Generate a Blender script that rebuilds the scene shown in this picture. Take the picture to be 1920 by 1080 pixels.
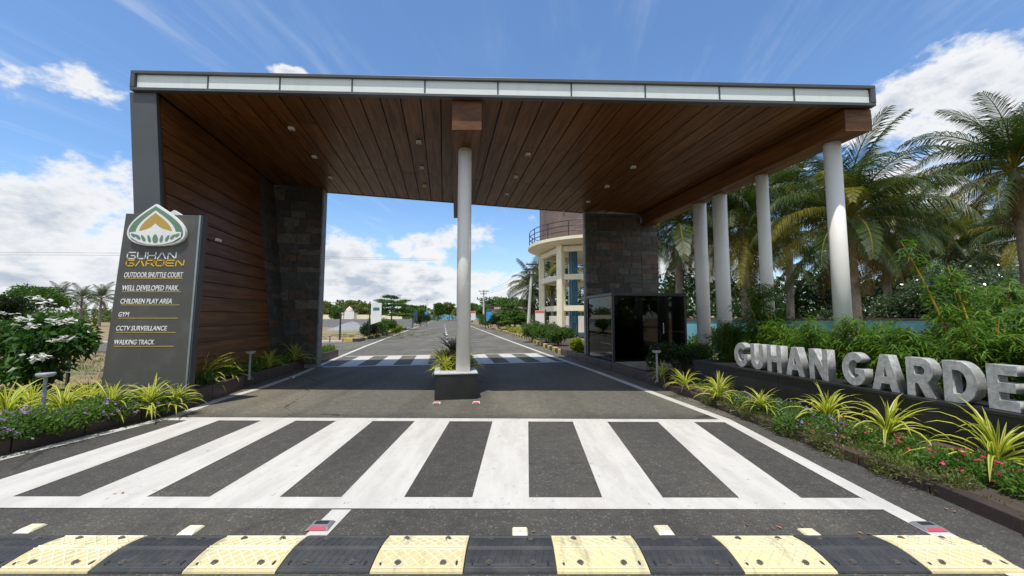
import bpy, bmesh, math, random
import numpy as np
from mathutils import Vector, Matrix
for o in list(bpy.data.objects): bpy.data.objects.remove(o)
scene = bpy.context.scene
C = scene.collection
random.seed(7); RNG = np.random.default_rng(7)
R = math.radians
# ------------------------------------------------------------------ camera
FPX, CAMH = 725.0, 1.4
PITCH = math.atan(55 / FPX)
cam = bpy.data.cameras.new("camera"); cam.sensor_width = 36; cam.lens = 36 * FPX / 1920
cam.clip_start = .05; cam.clip_end = 6000
camo = bpy.data.objects.new("camera", cam); C.objects.link(camo)
camo.location = (0, 0, CAMH); camo.rotation_euler = (math.pi / 2 + PITCH, 0, 0)
scene.camera = camo
# ------------------------------------------------------------------ light
SUN = Vector((-.12, -.29, .95)).normalized()        # towards the sun
EL = math.asin(SUN.z); AZ = math.atan2(SUN.x, SUN.y)
sl = bpy.data.lights.new("sun", 'SUN'); sl.energy = 4.5; sl.angle = R(.53); sl.color = (1, .945, .85)
so = bpy.data.objects.new("sun", sl); C.objects.link(so)
so.rotation_euler = (-SUN).to_track_quat('-Z', 'Y').to_euler()
world = bpy.data.worlds.new("World"); scene.world = world; world.use_nodes = True
scene.view_settings.view_transform = 'Standard'; scene.view_settings.look = 'None'
scene.view_settings.exposure = 0.0; scene.view_settings.gamma = 1
scene.cycles.max_bounces = 6; scene.cycles.diffuse_bounces = 3; scene.cycles.transparent_max_bounces = 8
scene.render.resolution_x = 1024; scene.render.resolution_y = 576

class NT:                                            # tiny node-tree helper
    def __init__(s, tree): s.t = tree; s.n = tree.nodes; s.l = tree.links
    def node(s, kind, **kw):
        n = s.n.new(kind)
        for k, v in kw.items(): setattr(n, k, v)
        return n
    def put(s, sock, v):
        if v is None: return
        if isinstance(v, bpy.types.NodeSocket): s.l.new(v, sock)
        else:
            if isinstance(v, tuple) and len(v) == 3 and sock.type == 'RGBA': v = v + (1,)
            sock.default_value = v
    def math(s, op, a, b=None, c=None, clamp=False):
        n = s.node('ShaderNodeMath', operation=op, use_clamp=clamp)
        for i, v in enumerate((a, b, c)): s.put(n.inputs[i], v)
        return n.outputs[0]
    def vec(s, op, a, b=None, sc=None):
        n = s.node('ShaderNodeVectorMath', operation=op)
        s.put(n.inputs[0], a); s.put(n.inputs[1], b)
        if sc is not None: s.put(n.inputs['Scale'], sc)
        return n.outputs[0]
    def noise(s, vec, scale, detail=4, rough=.55, dist=0.):
        n = s.node('ShaderNodeTexNoise'); s.put(n.inputs['Vector'], vec)
        n.inputs['Scale'].default_value = scale; n.inputs['Detail'].default_value = detail
        n.inputs['Roughness'].default_value = rough; n.inputs['Distortion'].default_value = dist
        return n.outputs['Fac']
    def ramp(s, x, a, b, lo=0., hi=1.):
        n = s.node('ShaderNodeMapRange', interpolation_type='SMOOTHSTEP')
        s.put(n.inputs[0], x)
        for i, v in zip((1, 2, 3, 4), (a, b, lo, hi)): n.inputs[i].default_value = v
        return n.outputs[0]
    def mix(s, f, a, b, mode='MIX'):
        n = s.node('ShaderNodeMix', data_type='RGBA', blend_type=mode)
        s.put(n.inputs[0], f); s.put(n.inputs[6], a); s.put(n.inputs[7], b)
        return n.outputs[2]
    def scale(s, vec, sx, sy, sz):
        return s.vec('MULTIPLY', vec, (sx, sy, sz))

# ------------------------------------------------------------------ sky with clouds
w = NT(world.node_tree)
bg = w.n['Background']; bg.inputs['Strength'].default_value = .15
sky = w.node('ShaderNodeTexSky', sky_type='NISHITA', sun_disc=False, sun_elevation=EL, sun_rotation=AZ,
             altitude=300, air_density=1.0, dust_density=.6, ozone_density=2.0)
tc = w.node('ShaderNodeTexCoord')
dirv = tc.outputs['Generated']
sep = w.node('ShaderNodeSeparateXYZ'); w.put(sep.inputs[0], dirv)
dx, dy, dz = sep.outputs
az = w.math('ARCTAN2', dx, dy); el = w.math('ARCSINE', dz)
big = w.noise(w.scale(dirv, 1, 1, 1.7), 3.2, 8, .6)
fine = w.noise(w.scale(dirv, 1, 1, 1.5), 11, 6, .62)
def sky_angle(px, py):
    v = (540 - py) / FPX; x = (px - 960) / FPX
    y = math.cos(PITCH) - math.sin(PITCH) * v; z = math.sin(PITCH) + math.cos(PITCH) * v
    return math.atan2(x, y), math.atan2(z, math.hypot(x, y))
banks = [(40, 425, .24, .12, 1), (110, 470, .22, .10, .95), (-150, 420, .3, .12, 1), (-60, 140, .10, .055, .75), (90, 150, .13, .035, .7), (1850, 150, .20, .085, .9), (2000, 130, .2, .12, .9),
         (640, 480, .11, .07, .9), (820, 460, .13, .06, .95), (780, 535, .40, .07, .95), (540, 138, .05, .02, .85), (1000, 540, .16, .06, .8), (1700, 235, .08, .05, .6), (1600, 430, .4, .14, .7), (-700, 400, .7, .2, .9)]
ae = w.node('ShaderNodeCombineXYZ'); w.put(ae.inputs[0], az); w.put(ae.inputs[1], el); ae = ae.outputs[0]
m = None
for px, py, ra, re, am in banks:
    a0, e0 = sky_angle(px, py)
    q = w.node('ShaderNodeVectorMath', operation='MULTIPLY_ADD'); w.put(q.inputs[0], ae); q.inputs[1].default_value = (1 / ra, 1 / re, 0); q.inputs[2].default_value = (-a0 / ra, -e0 / re, 0)
    d = w.node('ShaderNodeVectorMath', operation='LENGTH'); w.put(d.inputs[0], q.outputs[0])
    g = w.ramp(d.outputs['Value'], 2.0, 0., 0., am)
    m = g if m is None else w.math('MAXIMUM', m, g)
# unseen cumulus added to the sides and behind, to whiten the sky's fill light
belt = w.math('MULTIPLY', w.ramp(el, .02, .12), w.ramp(el, 1.4, .6))
belt = w.math('MULTIPLY', belt, w.math('MULTIPLY', w.ramp(w.math('ABSOLUTE', az), 1.0, 1.5), .72))
m = w.math('MAXIMUM', m, belt)
dens = w.math('ADD', w.math('MULTIPLY', m, .56), w.math('ADD', w.math('MULTIPLY', w.math('SUBTRACT', big, .5), 1.25), w.math('MULTIPLY', w.math('SUBTRACT', fine, .5), .60)))
cum = w.ramp(dens, .27, .41)
shade_n = w.noise(w.vec('ADD', w.scale(dirv, 1, 1, 2.6), (.03, .02, .09)), 6.5, 7, .62)
core = w.ramp(dens, .36, .62)
cshade = w.math('MULTIPLY', core, w.ramp(shade_n, .40, .60), clamp=True)
ccol = w.mix(cshade, (6.1, 6.2, 6.35), (3.1, 3.6, 4.35))
# cirrus streaks
inv = w.math('DIVIDE', 1.0, w.math('MAXIMUM', dz, .06))
cv = w.node('ShaderNodeCombineXYZ'); w.put(cv.inputs[0], w.math('MULTIPLY', dx, inv)); w.put(cv.inputs[1], w.math('MULTIPLY', dy, inv))
rot = w.node('ShaderNodeVectorRotate', rotation_type='Z_AXIS'); w.put(rot.inputs['Vector'], cv.outputs[0]); rot.inputs['Angle'].default_value = R(8)
cir = w.noise(w.scale(rot.outputs[0], 2.3, .33, 1), 1.9, 7, .62, .5)
cirm = w.math('MULTIPLY', w.ramp(cir, .47, .78), w.ramp(w.noise(rot.outputs[0], .7, 2), .38, .62))
cirm = w.math('MULTIPLY', cirm, .34)
skyc = w.mix(1.0, sky.outputs[0], (.99, 1.20, 1.36), 'MULTIPLY')
c1 = w.mix(cirm, skyc, (5.2, 5.6, 6.2))
hz = w.ramp(el, .30, .0); c1 = w.mix(w.math('MULTIPLY', hz, .38), c1, (4.3, 5.0, 5.7))
c2 = w.mix(w.math('MULTIPLY', cum, w.ramp(el, -.01, .03)), c1, ccol)
w.l.new(c2, bg.inputs['Color'])

# ------------------------------------------------------------------ coordinates
def ray(px, py):
    v = (540 - py) / FPX
    return Vector(((px - 960) / FPX, math.cos(PITCH) - math.sin(PITCH) * v, math.sin(PITCH) + math.cos(PITCH) * v))
def Z(px, py, z=0.):                                  # survey: point at height z
    r = ray(px, py); t = (z - CAMH) / r.z; return Vector((r.x * t, r.y * t, z))
def D(px, py, d):                                     # survey: point at distance d ahead
    r = ray(px, py); t = d / r.y; return Vector((r.x * t, d, CAMH + r.z * t))
GA = R(10); GC, GS = math.cos(GA), math.sin(GA)        # the gate and avenue frame, turned 10 degrees
def W(u, v, z=0.): return Vector((u * GC - v * GS, u * GS + v * GC, z))
def UV(p): return (p[0] * GC + p[1] * GS, -p[0] * GS + p[1] * GC)
def v_at(px, u, z):                                   # distance along the avenue of a point on line u seen at column px
    lo, hi = .5, 60.
    for _ in range(50):
        md = (lo + hi) / 2; p = W(u, md, z); zc = p.y * math.cos(PITCH) + (z - CAMH) * math.sin(PITCH)
        if zc <= .05 or p.x / zc * FPX + 960 > px: lo = md
        else: hi = md
    return lo

# ------------------------------------------------------------------ object helpers
def tag(o, label=None, cat=None, group=None, kind=None):
    if label: o['label'] = label
    if cat: o['category'] = cat
    if group: o['group'] = group
    if kind: o['kind'] = kind
    return o
def thing(name, label, cat, loc=(0, 0, 0), rz=0., group=None):
    o = bpy.data.objects.new(name, None); C.objects.link(o); o.empty_display_size = .1
    o.location = loc; o.rotation_euler = (0, 0, rz)
    return tag(o, label, cat, group)
def meshdata(name, vf, mats, smooth=False, midx=None):
    v, f = vf; me = bpy.data.meshes.new(name); me.from_pydata([tuple(p) for p in v], [], f)
    for mm in (mats if isinstance(mats, (list, tuple)) else [mats]): me.materials.append(mm)
    if midx is not None: me.polygons.foreach_set('material_index', midx)
    if smooth: me.polygons.foreach_set('use_smooth', [True] * len(me.polygons))
    me.update(); return me
def link(name, me, parent=None, loc=None, rot=None, scale=None):
    o = bpy.data.objects.new(name, me); C.objects.link(o)
    if parent: o.parent = parent
    if loc is not None: o.location = loc
    if rot is not None: o.rotation_euler = rot
    if scale is not None: o.scale = scale if isinstance(scale, (tuple, list)) else (scale,) * 3
    return o
def obj(name, vf, mat, parent=None, smooth=False, bevel=0, midx=None, loc=None, rot=None):
    o = link(name, meshdata(name, vf, mat, smooth, midx), parent, loc, rot)
    if bevel:
        b = o.modifiers.new('bevel', 'BEVEL'); b.width = bevel; b.segments = 2; b.limit_method = 'ANGLE'
    return o
def copy_tree(o, parent=None):
    c = o.copy(); C.objects.link(c); c.parent = parent
    for ch in list(o.children): copy_tree(ch, c)
    return c
def hexa(b, t):                                       # bottom 4 and top 4, counter-clockwise seen from above
    return list(b) + list(t), [(3, 2, 1, 0), (4, 5, 6, 7), (0, 1, 5, 4), (1, 2, 6, 5), (2, 3, 7, 6), (3, 0, 4, 7)]
def box(x0, x1, y0, y1, z0, z1):
    return hexa([(x0, y0, z0), (x1, y0, z0), (x1, y1, z0), (x0, y1, z0)], [(x0, y0, z1), (x1, y0, z1), (x1, y1, z1), (x0, y1, z1)])
def prism(poly, z0, z1):
    n = len(poly); g = lambda z, p: z(*p) if callable(z) else z
    v = [(p[0], p[1], g(z0, p)) for p in poly] + [(p[0], p[1], g(z1, p)) for p in poly]
    return v, [tuple(range(n - 1, -1, -1)), tuple(range(n, 2 * n))] + [(i, (i + 1) % n, n + (i + 1) % n, n + i) for i in range(n)]
def join(*parts):
    V, F = [], []
    for v, f in parts:
        k = len(V); V += [tuple(p) for p in v]; F += [tuple(i + k for i in q) for q in f]
    return V, F
def tube(pts, rad, n=8, cap=True):
    pts = [Vector(p) for p in pts]; V, F = [], []
    if not isinstance(rad, (list, tuple)): rad = [rad] * len(pts)
    for i, p in enumerate(pts):
        t = (pts[min(i + 1, len(pts) - 1)] - pts[max(i - 1, 0)]).normalized()
        a = t.cross(Vector((0, 0, 1)) if abs(t.z) < .95 else Vector((1, 0, 0))).normalized(); b = t.cross(a)
        for k in range(n):
            q = 2 * math.pi * k / n; V.append(p + (a * math.cos(q) + b * math.sin(q)) * rad[i])
    for i in range(len(pts) - 1):
        for k in range(n): F.append((i * n + k, (i + 1) * n + k, (i + 1) * n + (k + 1) % n, i * n + (k + 1) % n))
    if cap: F.append(tuple(range(n))); F.append(tuple(range(len(V) - 1, len(V) - 1 - n, -1)))
    return V, F
def lathe(prof, n=24, c=(0, 0, 0)):
    V, F = [], []
    for r, z in prof:
        for k in range(n):
            q = 2 * math.pi * k / n; V.append((c[0] + r * math.cos(q), c[1] + r * math.sin(q), c[2] + z))
    for i in range(len(prof) - 1):
        for k in range(n): F.append((i * n + k, i * n + (k + 1) % n, (i + 1) * n + (k + 1) % n, (i + 1) * n + k))
    F.append(tuple(range(n - 1, -1, -1))); F.append(tuple(range(len(V) - n, len(V))))
    return V, F
def strip(pts, width, z):                              # flat painted line along pts
    V, F = [], []; pts = [Vector((p[0], p[1], 0)) for p in pts]
    for i, p in enumerate(pts):
        t = (pts[min(i + 1, len(pts) - 1)] - pts[max(i - 1, 0)]).normalized(); n = Vector((-t.y, t.x, 0))
        V += [(p + n * width / 2) + Vector((0, 0, z)), (p - n * width / 2) + Vector((0, 0, z))]
    for i in range(len(pts) - 1): F.append((2 * i, 2 * i + 1, 2 * i + 3, 2 * i + 2))
    return V, F
def poly_sheet(pts, z): return [(p[0], p[1], z) for p in pts], [tuple(range(len(pts)))]

# ------------------------------------------------------------------ materials
def new_mat(name):
    mt = bpy.data.materials.new(name); mt.use_nodes = True
    return mt, NT(mt.node_tree), mt.node_tree.nodes['Principled BSDF']
def plain(name, col, rough=.6, var=.18, scale=3., metal=0., bump=0., bscale=40., spec=.5, coat=0., randobj=0., obj_space=True):
    mt, t, b = new_mat(name)
    co = t.node('ShaderNodeTexCoord').outputs['Object'] if obj_space else t.node('ShaderNodeNewGeometry').outputs['Position']
    f = t.noise(co, scale, 6, .6)
    lo = tuple(c * (1 - var) for c in col); hi = tuple(min(1, c * (1 + var)) for c in col)
    cc = t.mix(t.ramp(f, .3, .7), lo, hi)
    if randobj:
        r = t.node('ShaderNodeObjectInfo').outputs['Random']
        cc = t.mix(1.0, cc, t.mix(r, (1 - randobj,) * 3, (1 + randobj,) * 3), 'MULTIPLY')
    t.put(b.inputs['Base Color'], cc)
    t.put(b.inputs['Roughness'], t.math('ADD', rough, t.math('MULTIPLY', t.math('SUBTRACT', f, .5), .15)))
    b.inputs['Metallic'].default_value = metal; b.inputs['Specular IOR Level'].default_value = spec
    b.inputs['Coat Weight'].default_value = coat
    if bump:
        bp = t.node('ShaderNodeBump'); bp.inputs['Strength'].default_value = bump; bp.inputs['Distance'].default_value = .01
        t.put(bp.inputs['Height'], t.noise(co, bscale, 4, .6)); t.put(b.inputs['Normal'], bp.outputs[0])
    return mt
def leafy(name, col, col2, trans=.35, rough=.45, spec=.4, tint=(1.1, 1.3, .5)):
    mt, t, b = new_mat(name)
    g = t.node('ShaderNodeNewGeometry'); r = g.outputs['Random Per Island']
    n = t.noise(g.outputs['Position'], 1.7, 3)
    f = t.math('ADD', t.math('MULTIPLY', r, .7), t.math('MULTIPLY', t.ramp(n, .3, .7), .3))
    cc = t.mix(f, col, col2)
    t.put(b.inputs['Base Color'], cc); b.inputs['Roughness'].default_value = rough; b.inputs['Specular IOR Level'].default_value = spec
    tr = t.node('ShaderNodeBsdfTranslucent'); t.put(tr.inputs[0], t.mix(1.0, cc, tint, 'MULTIPLY'))
    mx = t.node('ShaderNodeMixShader'); mx.inputs[0].default_value = trans
    t.l.new(b.outputs[0], mx.inputs[1]); t.l.new(tr.outputs[0], mx.inputs[2])
    t.l.new(mx.outputs[0], t.n['Material Output'].inputs[0])
    return mt
def wood_mat(name, axis, dark=.45):
    mt, t, b = new_mat(name)
    co = t.node('ShaderNodeTexCoord').outputs['Object']; rnd = t.node('ShaderNodeObjectInfo').outputs['Random']
    off = t.vec('SCALE', (7.3, 3.1, 5.7), sc=t.math('MULTIPLY', rnd, 9.))
    s = {'y': (9, .55, 9), 'x': (.55, 9, 9)}[axis]
    p = t.vec('ADD', t.scale(co, *s), off)
    n1 = t.noise(p, 1.6, 7, .62, .6); n2 = t.noise(t.scale(p, 4, 1.2, 4) if axis == 'y' else t.scale(p, 1.2, 4, 4), 3., 4, .7)
    c = t.mix(t.ramp(n1, .32, .68), (.19 * dark, .066 * dark, .013 * dark), (.43 * dark, .165 * dark, .036 * dark))
    c = t.mix(t.math('MULTIPLY', t.ramp(n2, .45, .75), .5), c, (.09 * dark, .042 * dark, .018 * dark))
    c = t.mix(1.0, c, t.mix(rnd, (.88,) * 3, (1.10,) * 3), 'MULTIPLY')
    t.put(b.inputs['Base Color'], c); t.put(b.inputs['Roughness'], t.ramp(n1, .2, .8, .5, .36))
    b.inputs['Specular IOR Level'].default_value = .35
    bp = t.node('ShaderNodeBump'); bp.inputs['Strength'].default_value = .12; bp.inputs['Distance'].default_value = .004
    t.put(bp.inputs['Height'], n2); t.put(b.inputs['Normal'], bp.outputs[0])
    return mt
def asphalt_mat():
    mt, t, b = new_mat('asphalt')
    co = t.node('ShaderNodeNewGeometry').outputs['Position']
    agg = t.noise(co, 95, 3, .7); med = t.noise(co, 9, 5, .6); lrg = t.noise(t.scale(co, 1, .45, 1), .55, 5, .6)
    vor = t.node('ShaderNodeTexVoronoi'); t.put(vor.inputs['Vector'], co); vor.inputs['Scale'].default_value = 75
    c = t.mix(t.ramp(agg, .3, .75), (.036, .0345, .031), (.094, .090, .081))
    c = t.mix(t.math('MULTIPLY', t.ramp(vor.outputs['Color'], .72, .95), .55), c, (.17, .165, .155))
    c = t.mix(1.0, c, t.mix(t.ramp(med, .3, .7), (.86, .86, .86), (1.12, 1.11, 1.09)), 'MULTIPLY')
    c = t.mix(t.math('MULTIPLY', t.ramp(lrg, .42, .66), .55), c, t.mix(1.0, c, (1.75, 1.68, 1.5), 'MULTIPLY'))
    # the worn, dustier lane past the crossing, where tyres carry soil on to the tar
    sp = t.node('ShaderNodeSeparateXYZ'); t.put(sp.inputs[0], co)
    dust = t.math('MULTIPLY', t.ramp(sp.outputs[1], 5.3, 6.0), .85)
    c = t.mix(dust, c, t.mix(1.0, c, (1.95, 1.90, 1.72), 'MULTIPLY'))
    spot = t.noise(co, 1.3, 6, .7, 1.0)
    c = t.mix(t.math('MULTIPLY', t.ramp(spot, .66, .74), .5), c, (.02, .02, .02))
    track = t.noise(t.scale(co, 1.5, .05, 1), 1.0, 3, .5); c = t.mix(t.math('MULTIPLY', t.ramp(track, .50, .64), .35), c, t.mix(1.0, c, (.55, .55, .56), 'MULTIPLY'))
    cv = t.node('ShaderNodeTexVoronoi', feature='DISTANCE_TO_EDGE'); t.put(cv.inputs['Vector'], t.vec('ADD', co, t.vec('SCALE', t.node('ShaderNodeTexNoise').outputs['Color'], sc=.0))); cv.inputs['Scale'].default_value = .45
    wob = t.noise(co, 3, 5, .7); crack = t.math('MULTIPLY', t.ramp(t.math('ADD', cv.outputs['Distance'], t.math('MULTIPLY', t.math('SUBTRACT', wob, .5), .10)), .006, .0), t.ramp(t.noise(co, .4, 2), .5, .6))
    c = t.mix(t.math('MULTIPLY', crack, .7), c, (.016, .016, .016))
    t.put(b.inputs['Base Color'], c); b.inputs['Roughness'].default_value = .82; b.inputs['Specular IOR Level'].default_value = .3
    bp = t.node('ShaderNodeBump'); bp.inputs['Strength'].default_value = .55; bp.inputs['Distance'].default_value = .006
    t.put(bp.inputs['Height'], t.math('ADD', agg, t.math('MULTIPLY', vor.outputs['Distance'], .6))); t.put(b.inputs['Normal'], bp.outputs[0])
    return mt
def paint_mat():
    mt, t, b = new_mat('road_paint')
    co = t.node('ShaderNodeNewGeometry').outputs['Position']
    n = t.noise(co, 14, 6, .7); n2 = t.noise(co, 80, 3, .7); n3 = t.noise(t.scale(co, 3, .7, 1), 2., 5, .65)
    c = t.mix(t.ramp(n3, .35, .7), (.57, .55, .505), (.48, .46, .42))
    tyre = t.noise(t.scale(co, 1.6, .07, 1), 1.2, 4, .55); c = t.mix(t.math('MULTIPLY', t.ramp(tyre, .50, .70), .16), c, (.30, .29, .265))
    wear = t.math('MULTIPLY', t.ramp(t.math('ADD', t.math('MULTIPLY', n, .6), t.math('MULTIPLY', n2, .4)), .575, .65), .8)
    c = t.mix(wear, c, (.16, .155, .145))
    t.put(b.inputs['Base Color'], c); b.inputs['Roughness'].default_value = .7
    bp = t.node('ShaderNodeBump'); bp.inputs['Strength'].default_value = .3; bp.inputs['Distance'].default_value = .004
    t.put(bp.inputs['Height'], n2); t.put(b.inputs['Normal'], bp.outputs[0])
    return mt
def soil_mat():
    mt, t, b = new_mat('soil')
    co = t.node('ShaderNodeNewGeometry').outputs['Position']
    a = t.noise(co, .35, 7, .62); f = t.noise(co, 6, 6, .7); g = t.noise(t.scale(co, .25, 1, 1), .5, 5, .6)
    c = t.mix(t.ramp(f, .3, .7), (.20, .125, .075), (.36, .26, .175))
    c = t.mix(t.math('MULTIPLY', t.ramp(a, .46, .58), .85), c, t.mix(f, (.10, .13, .045), (.23, .235, .09)))
    c = t.mix(t.math('MULTIPLY', t.ramp(g, .52, .66), .7), c, (.42, .31, .22))
    t.put(b.inputs['Base Color'], c); b.inputs['Roughness'].default_value = .95; b.inputs['Specular IOR Level'].default_value = .1
    bp = t.node('ShaderNodeBump'); bp.inputs['Strength'].default_value = .6; bp.inputs['Distance'].default_value = .05
    t.put(bp.inputs['Height'], f); t.put(b.inputs['Normal'], bp.outputs[0])
    return mt
def granite(name, col, speck, rough=.3, randobj=.12):
    mt, t, b = new_mat(name)
    co = t.node('ShaderNodeNewGeometry').outputs['Position']
    n = t.noise(co, 160, 2, .6); n2 = t.noise(co, 3, 5, .6)
    c = t.mix(t.ramp(n, .5, .7), col, speck); c = t.mix(1.0, c, t.mix(t.ramp(n2, .3, .7), (.8,) * 3, (1.25, 1.2, 1.15)), 'MULTIPLY')
    r = t.node('ShaderNodeObjectInfo').outputs['Random']
    c = t.mix(1.0, c, t.mix(r, (1 - randobj,) * 3, (1 + randobj,) * 3), 'MULTIPLY')
    t.put(b.inputs['Base Color'], c); t.put(b.inputs['Roughness'], t.ramp(n2, .2, .8, rough - .08, rough + .15))
    return mt
def tile_mat():
    mt, t, b = new_mat('slate_tile')
    co = t.node('ShaderNodeNewGeometry').outputs['Position']; oi = t.node('ShaderNodeObjectInfo').outputs['Random']
    n = t.noise(co, 9, 7, .65, .4); f = t.noise(co, 50, 4, .7)
    r = t.node('ShaderNodeValToRGB'); t.put(r.inputs[0], oi); cr = r.color_ramp
    cr.interpolation = 'CONSTANT'
    cols = [(0, (.070, .066, .058)), (.2, (.105, .10, .088)), (.38, (.085, .088, .085)), (.52, (.13, .125, .11)), (.66, (.10, .075, .055)), (.74, (.075, .08, .08)), (.86, (.16, .15, .125)), (.94, (.14, .085, .06))]
    cr.elements[0].color = cols[0][1] + (1,); cr.elements[1].position = cols[1][0]; cr.elements[1].color = cols[1][1] + (1,)
    for p, cc in cols[2:]: e = cr.elements.new(p); e.color = cc + (1,)
    c = t.mix(1.0, r.outputs[0], t.mix(t.ramp(n, .25, .75), (.45, .45, .45), (1.2, 1.15, 1.08)), 'MULTIPLY')
    t.put(b.inputs['Base Color'], c); b.inputs['Roughness'].default_value = .62
    bp = t.node('ShaderNodeBump'); bp.inputs['Strength'].default_value = .5; bp.inputs['Distance'].default_value = .01
    t.put(bp.inputs['Height'], t.math('ADD', n, t.math('MULTIPLY', f, .4))); t.put(b.inputs['Normal'], bp.outputs[0])
    return mt
def glass_mat(name, tint, gloss_rough=.02, see=.5):
    mt, t, b = new_mat(name); t.n.remove(b)
    gl = t.node('ShaderNodeBsdfGlossy'); gl.inputs['Roughness'].default_value = gloss_rough; gl.inputs['Color'].default_value = (.62, .63, .63, 1)
    tr = t.node('ShaderNodeBsdfTransparent'); tr.inputs[0].default_value = tint + (1,)
    fr = t.node('ShaderNodeFresnel'); fr.inputs[0].default_value = 1.6
    mx = t.node('ShaderNodeMixShader'); t.put(mx.inputs[0], fr.outputs[0])
    t.l.new(tr.outputs[0], mx.inputs[1]); t.l.new(gl.outputs[0], mx.inputs[2]); t.l.new(mx.outputs[0], t.n['Material Output'].inputs[0])
    return mt
def rubber(name, col, dust, rough):
    mt, t, b = new_mat(name)
    co = t.node('ShaderNodeNewGeometry').outputs['Position']; r = t.node('ShaderNodeObjectInfo').outputs['Random']
    n = t.noise(co, 7, 6, .65); n2 = t.noise(t.scale(co, 6, 1, 1), 2.2, 5, .6); n3 = t.noise(co, 60, 3, .7)
    c = t.mix(1.0, col, t.mix(r, (.86, .86, .86), (1.12, 1.12, 1.12)), 'MULTIPLY')
    c = t.mix(t.math('MULTIPLY', t.ramp(n, .42, .68), .55), c, dust)
    c = t.mix(t.math('MULTIPLY', t.ramp(n2, .52, .72), .45), c, (.07, .066, .06))
    c = t.mix(t.math('MULTIPLY', t.ramp(n3, .6, .72), .3), c, (.10, .095, .085))
    t.put(b.inputs['Base Color'], c); b.inputs['Roughness'].default_value = rough
    bp = t.node('ShaderNodeBump'); bp.inputs['Strength'].default_value = .4; bp.inputs['Distance'].default_value = .006
    t.put(bp.inputs['Height'], n3); t.put(b.inputs['Normal'], bp.outputs[0]); return mt
M = dict(
    asphalt=asphalt_mat(), paint=paint_mat(), soil=soil_mat(), wood_y=wood_mat('teak_board', 'y'), wood_x=wood_mat('teak_board_cross', 'x'),
    tile=tile_mat(), granite=granite('black_granite', (.014, .014, .014), (.036, .036, .037), .42),
    brown_stone=granite('brown_granite', (.055, .036, .032), (.11, .08, .072), .45), grey_stone=granite('grey_granite', (.38, .385, .375), (.22, .225, .22), .6, .06),
    pave=plain('paving', (.33, .30, .26), .8, .2, 2, bump=.3, obj_space=False), edge=plain('grey_edge_stone', (.23, .23, .22), .6, .3, 5, bump=.3, obj_space=False),
    metal=plain('charcoal_cladding', (.066, .072, .076), .42, .1, 2, bump=.02), metal_in=plain('dark_backing', (.015, .012, .010), .8),
    signgrey=plain('sign_grey', (.088, .088, .082), .5, .12, 1.5), signtrim=plain('sign_trim', (.33, .36, .38), .35, .1, metal=.6),
    white=plain('white_paint', (.78, .79, .78), .5, .05, 2), panel=plain('frosted_panel', (.72, .80, .78), .35, .05, .8, spec=.6),
    column=plain('column_paint', (.69, .71, .70), .42, .05, 1.3, bump=.03), rim=plain('planter_rim', (.5, .51, .51), .5, .15, 8),
    cream=plain('cream_paint', (.84, .78, .58), .7, .1, .9, bump=.05), tank=plain('tank_brown', (.17, .118, .105), .75, .22, 1.2, bump=.1),
    blue=plain('pipe_blue', (.06, .22, .38), .45, .15), cyan=plain('wall_blue', (.16, .40, .48), .7, .12, 1), cap=plain('wall_cap', (.12, .075, .06), .8),
    lamp=plain('bollard_grey', (.30, .32, .34), .45, .1), fix=plain('downlight_white', (.75, .73, .68), .4, .05), darkmetal=plain('dark_metal', (.03, .03, .032), .4),
    yel=rubber('yellow_rubber', (.62, .53, .27), (.50, .46, .33), .8), blk=rubber('black_rubber', (.030, .033, .036), (.065, .064, .060), .65),
    yelridge=rubber('yellow_rubber_ridge', (.72, .66, .42), (.60, .57, .45), .75), kyel=plain('kerb_yellow', (.62, .44, .06), .7, .25, 6, randobj=.15), kblk=plain('kerb_black', (.05, .055, .06), .7, .3, 6), kwhite=plain('kerb_white', (.62, .58, .5), .7, .2, 6),
    bolt=plain('bolt', (.25, .22, .19), .4, .3, metal=.7), studw=plain('stud_white', (.8, .8, .78), .3, .05), studr=plain('stud_red', (.42, .07, .10), .3, .1), studg=plain('stud_grey', (.2, .2, .21), .4, .1),
    gold=plain('logo_gold', (.47, .32, .07), .5, .06), green=plain('logo_green', (.13, .24, .165), .5, .06), yellow=plain('sign_yellow', (.75, .48, .02), .5, .03), ochre=plain('sign_ochre', (.42, .32, .06), .5, .03),
    stem=plain('bark', (.15, .115, .085), .9, .3, 6, bump=.5, bscale=20), palmbark=plain('palm_bark', (.24, .20, .165), .9, .3, 3, bump=.7, bscale=12), bamboo=plain('bamboo_culm', (.58, .33, .04), .4, .2, 5),
    concrete=plain('concrete', (.55, .54, .51), .8, .15, 2, bump=.1), gravel=plain('gravel_heap', (.24, .25, .27), .95, .3, 8, bump=1., bscale=14, obj_space=False), redsoil=plain('red_soil', (.33, .13, .08), .95, .2, 3),
    bed=plain('bed_soil', (.07, .05, .035), .95, .3, 5, bump=.6, obj_space=False), roofred=plain('roof_dark', (.10, .06, .05), .7), beige=plain('house_beige', (.45, .38, .31), .8, .15, 1), pink=plain('fascia_pink', (.62, .48, .45), .7),
    bluesign=plain('sign_blue', (.05, .33, .68), .5, .1), navy=plain('sign_navy', (.05, .09, .16), .5, .1), orange=plain('sign_orange', (.75, .16, .08), .5, .1), hoard=plain('hoarding_blue', (.20, .47, .68), .6, .2, .6), teal=plain('sign_teal', (.04, .17, .22), .5, .2, 5),
    furniture=plain('table_wood', (.30, .15, .07), .5, .2, 5), wire=plain('wire', (.05, .05, .05), .5), steel=plain('steel', (.5, .5, .5), .35, .1, metal=.8),
    paper=plain('paper', (.62, .58, .46), .8, .05), wallwhite=plain('compound_wall', (.66, .63, .57), .8, .12, .7, bump=.1),
)
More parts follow.
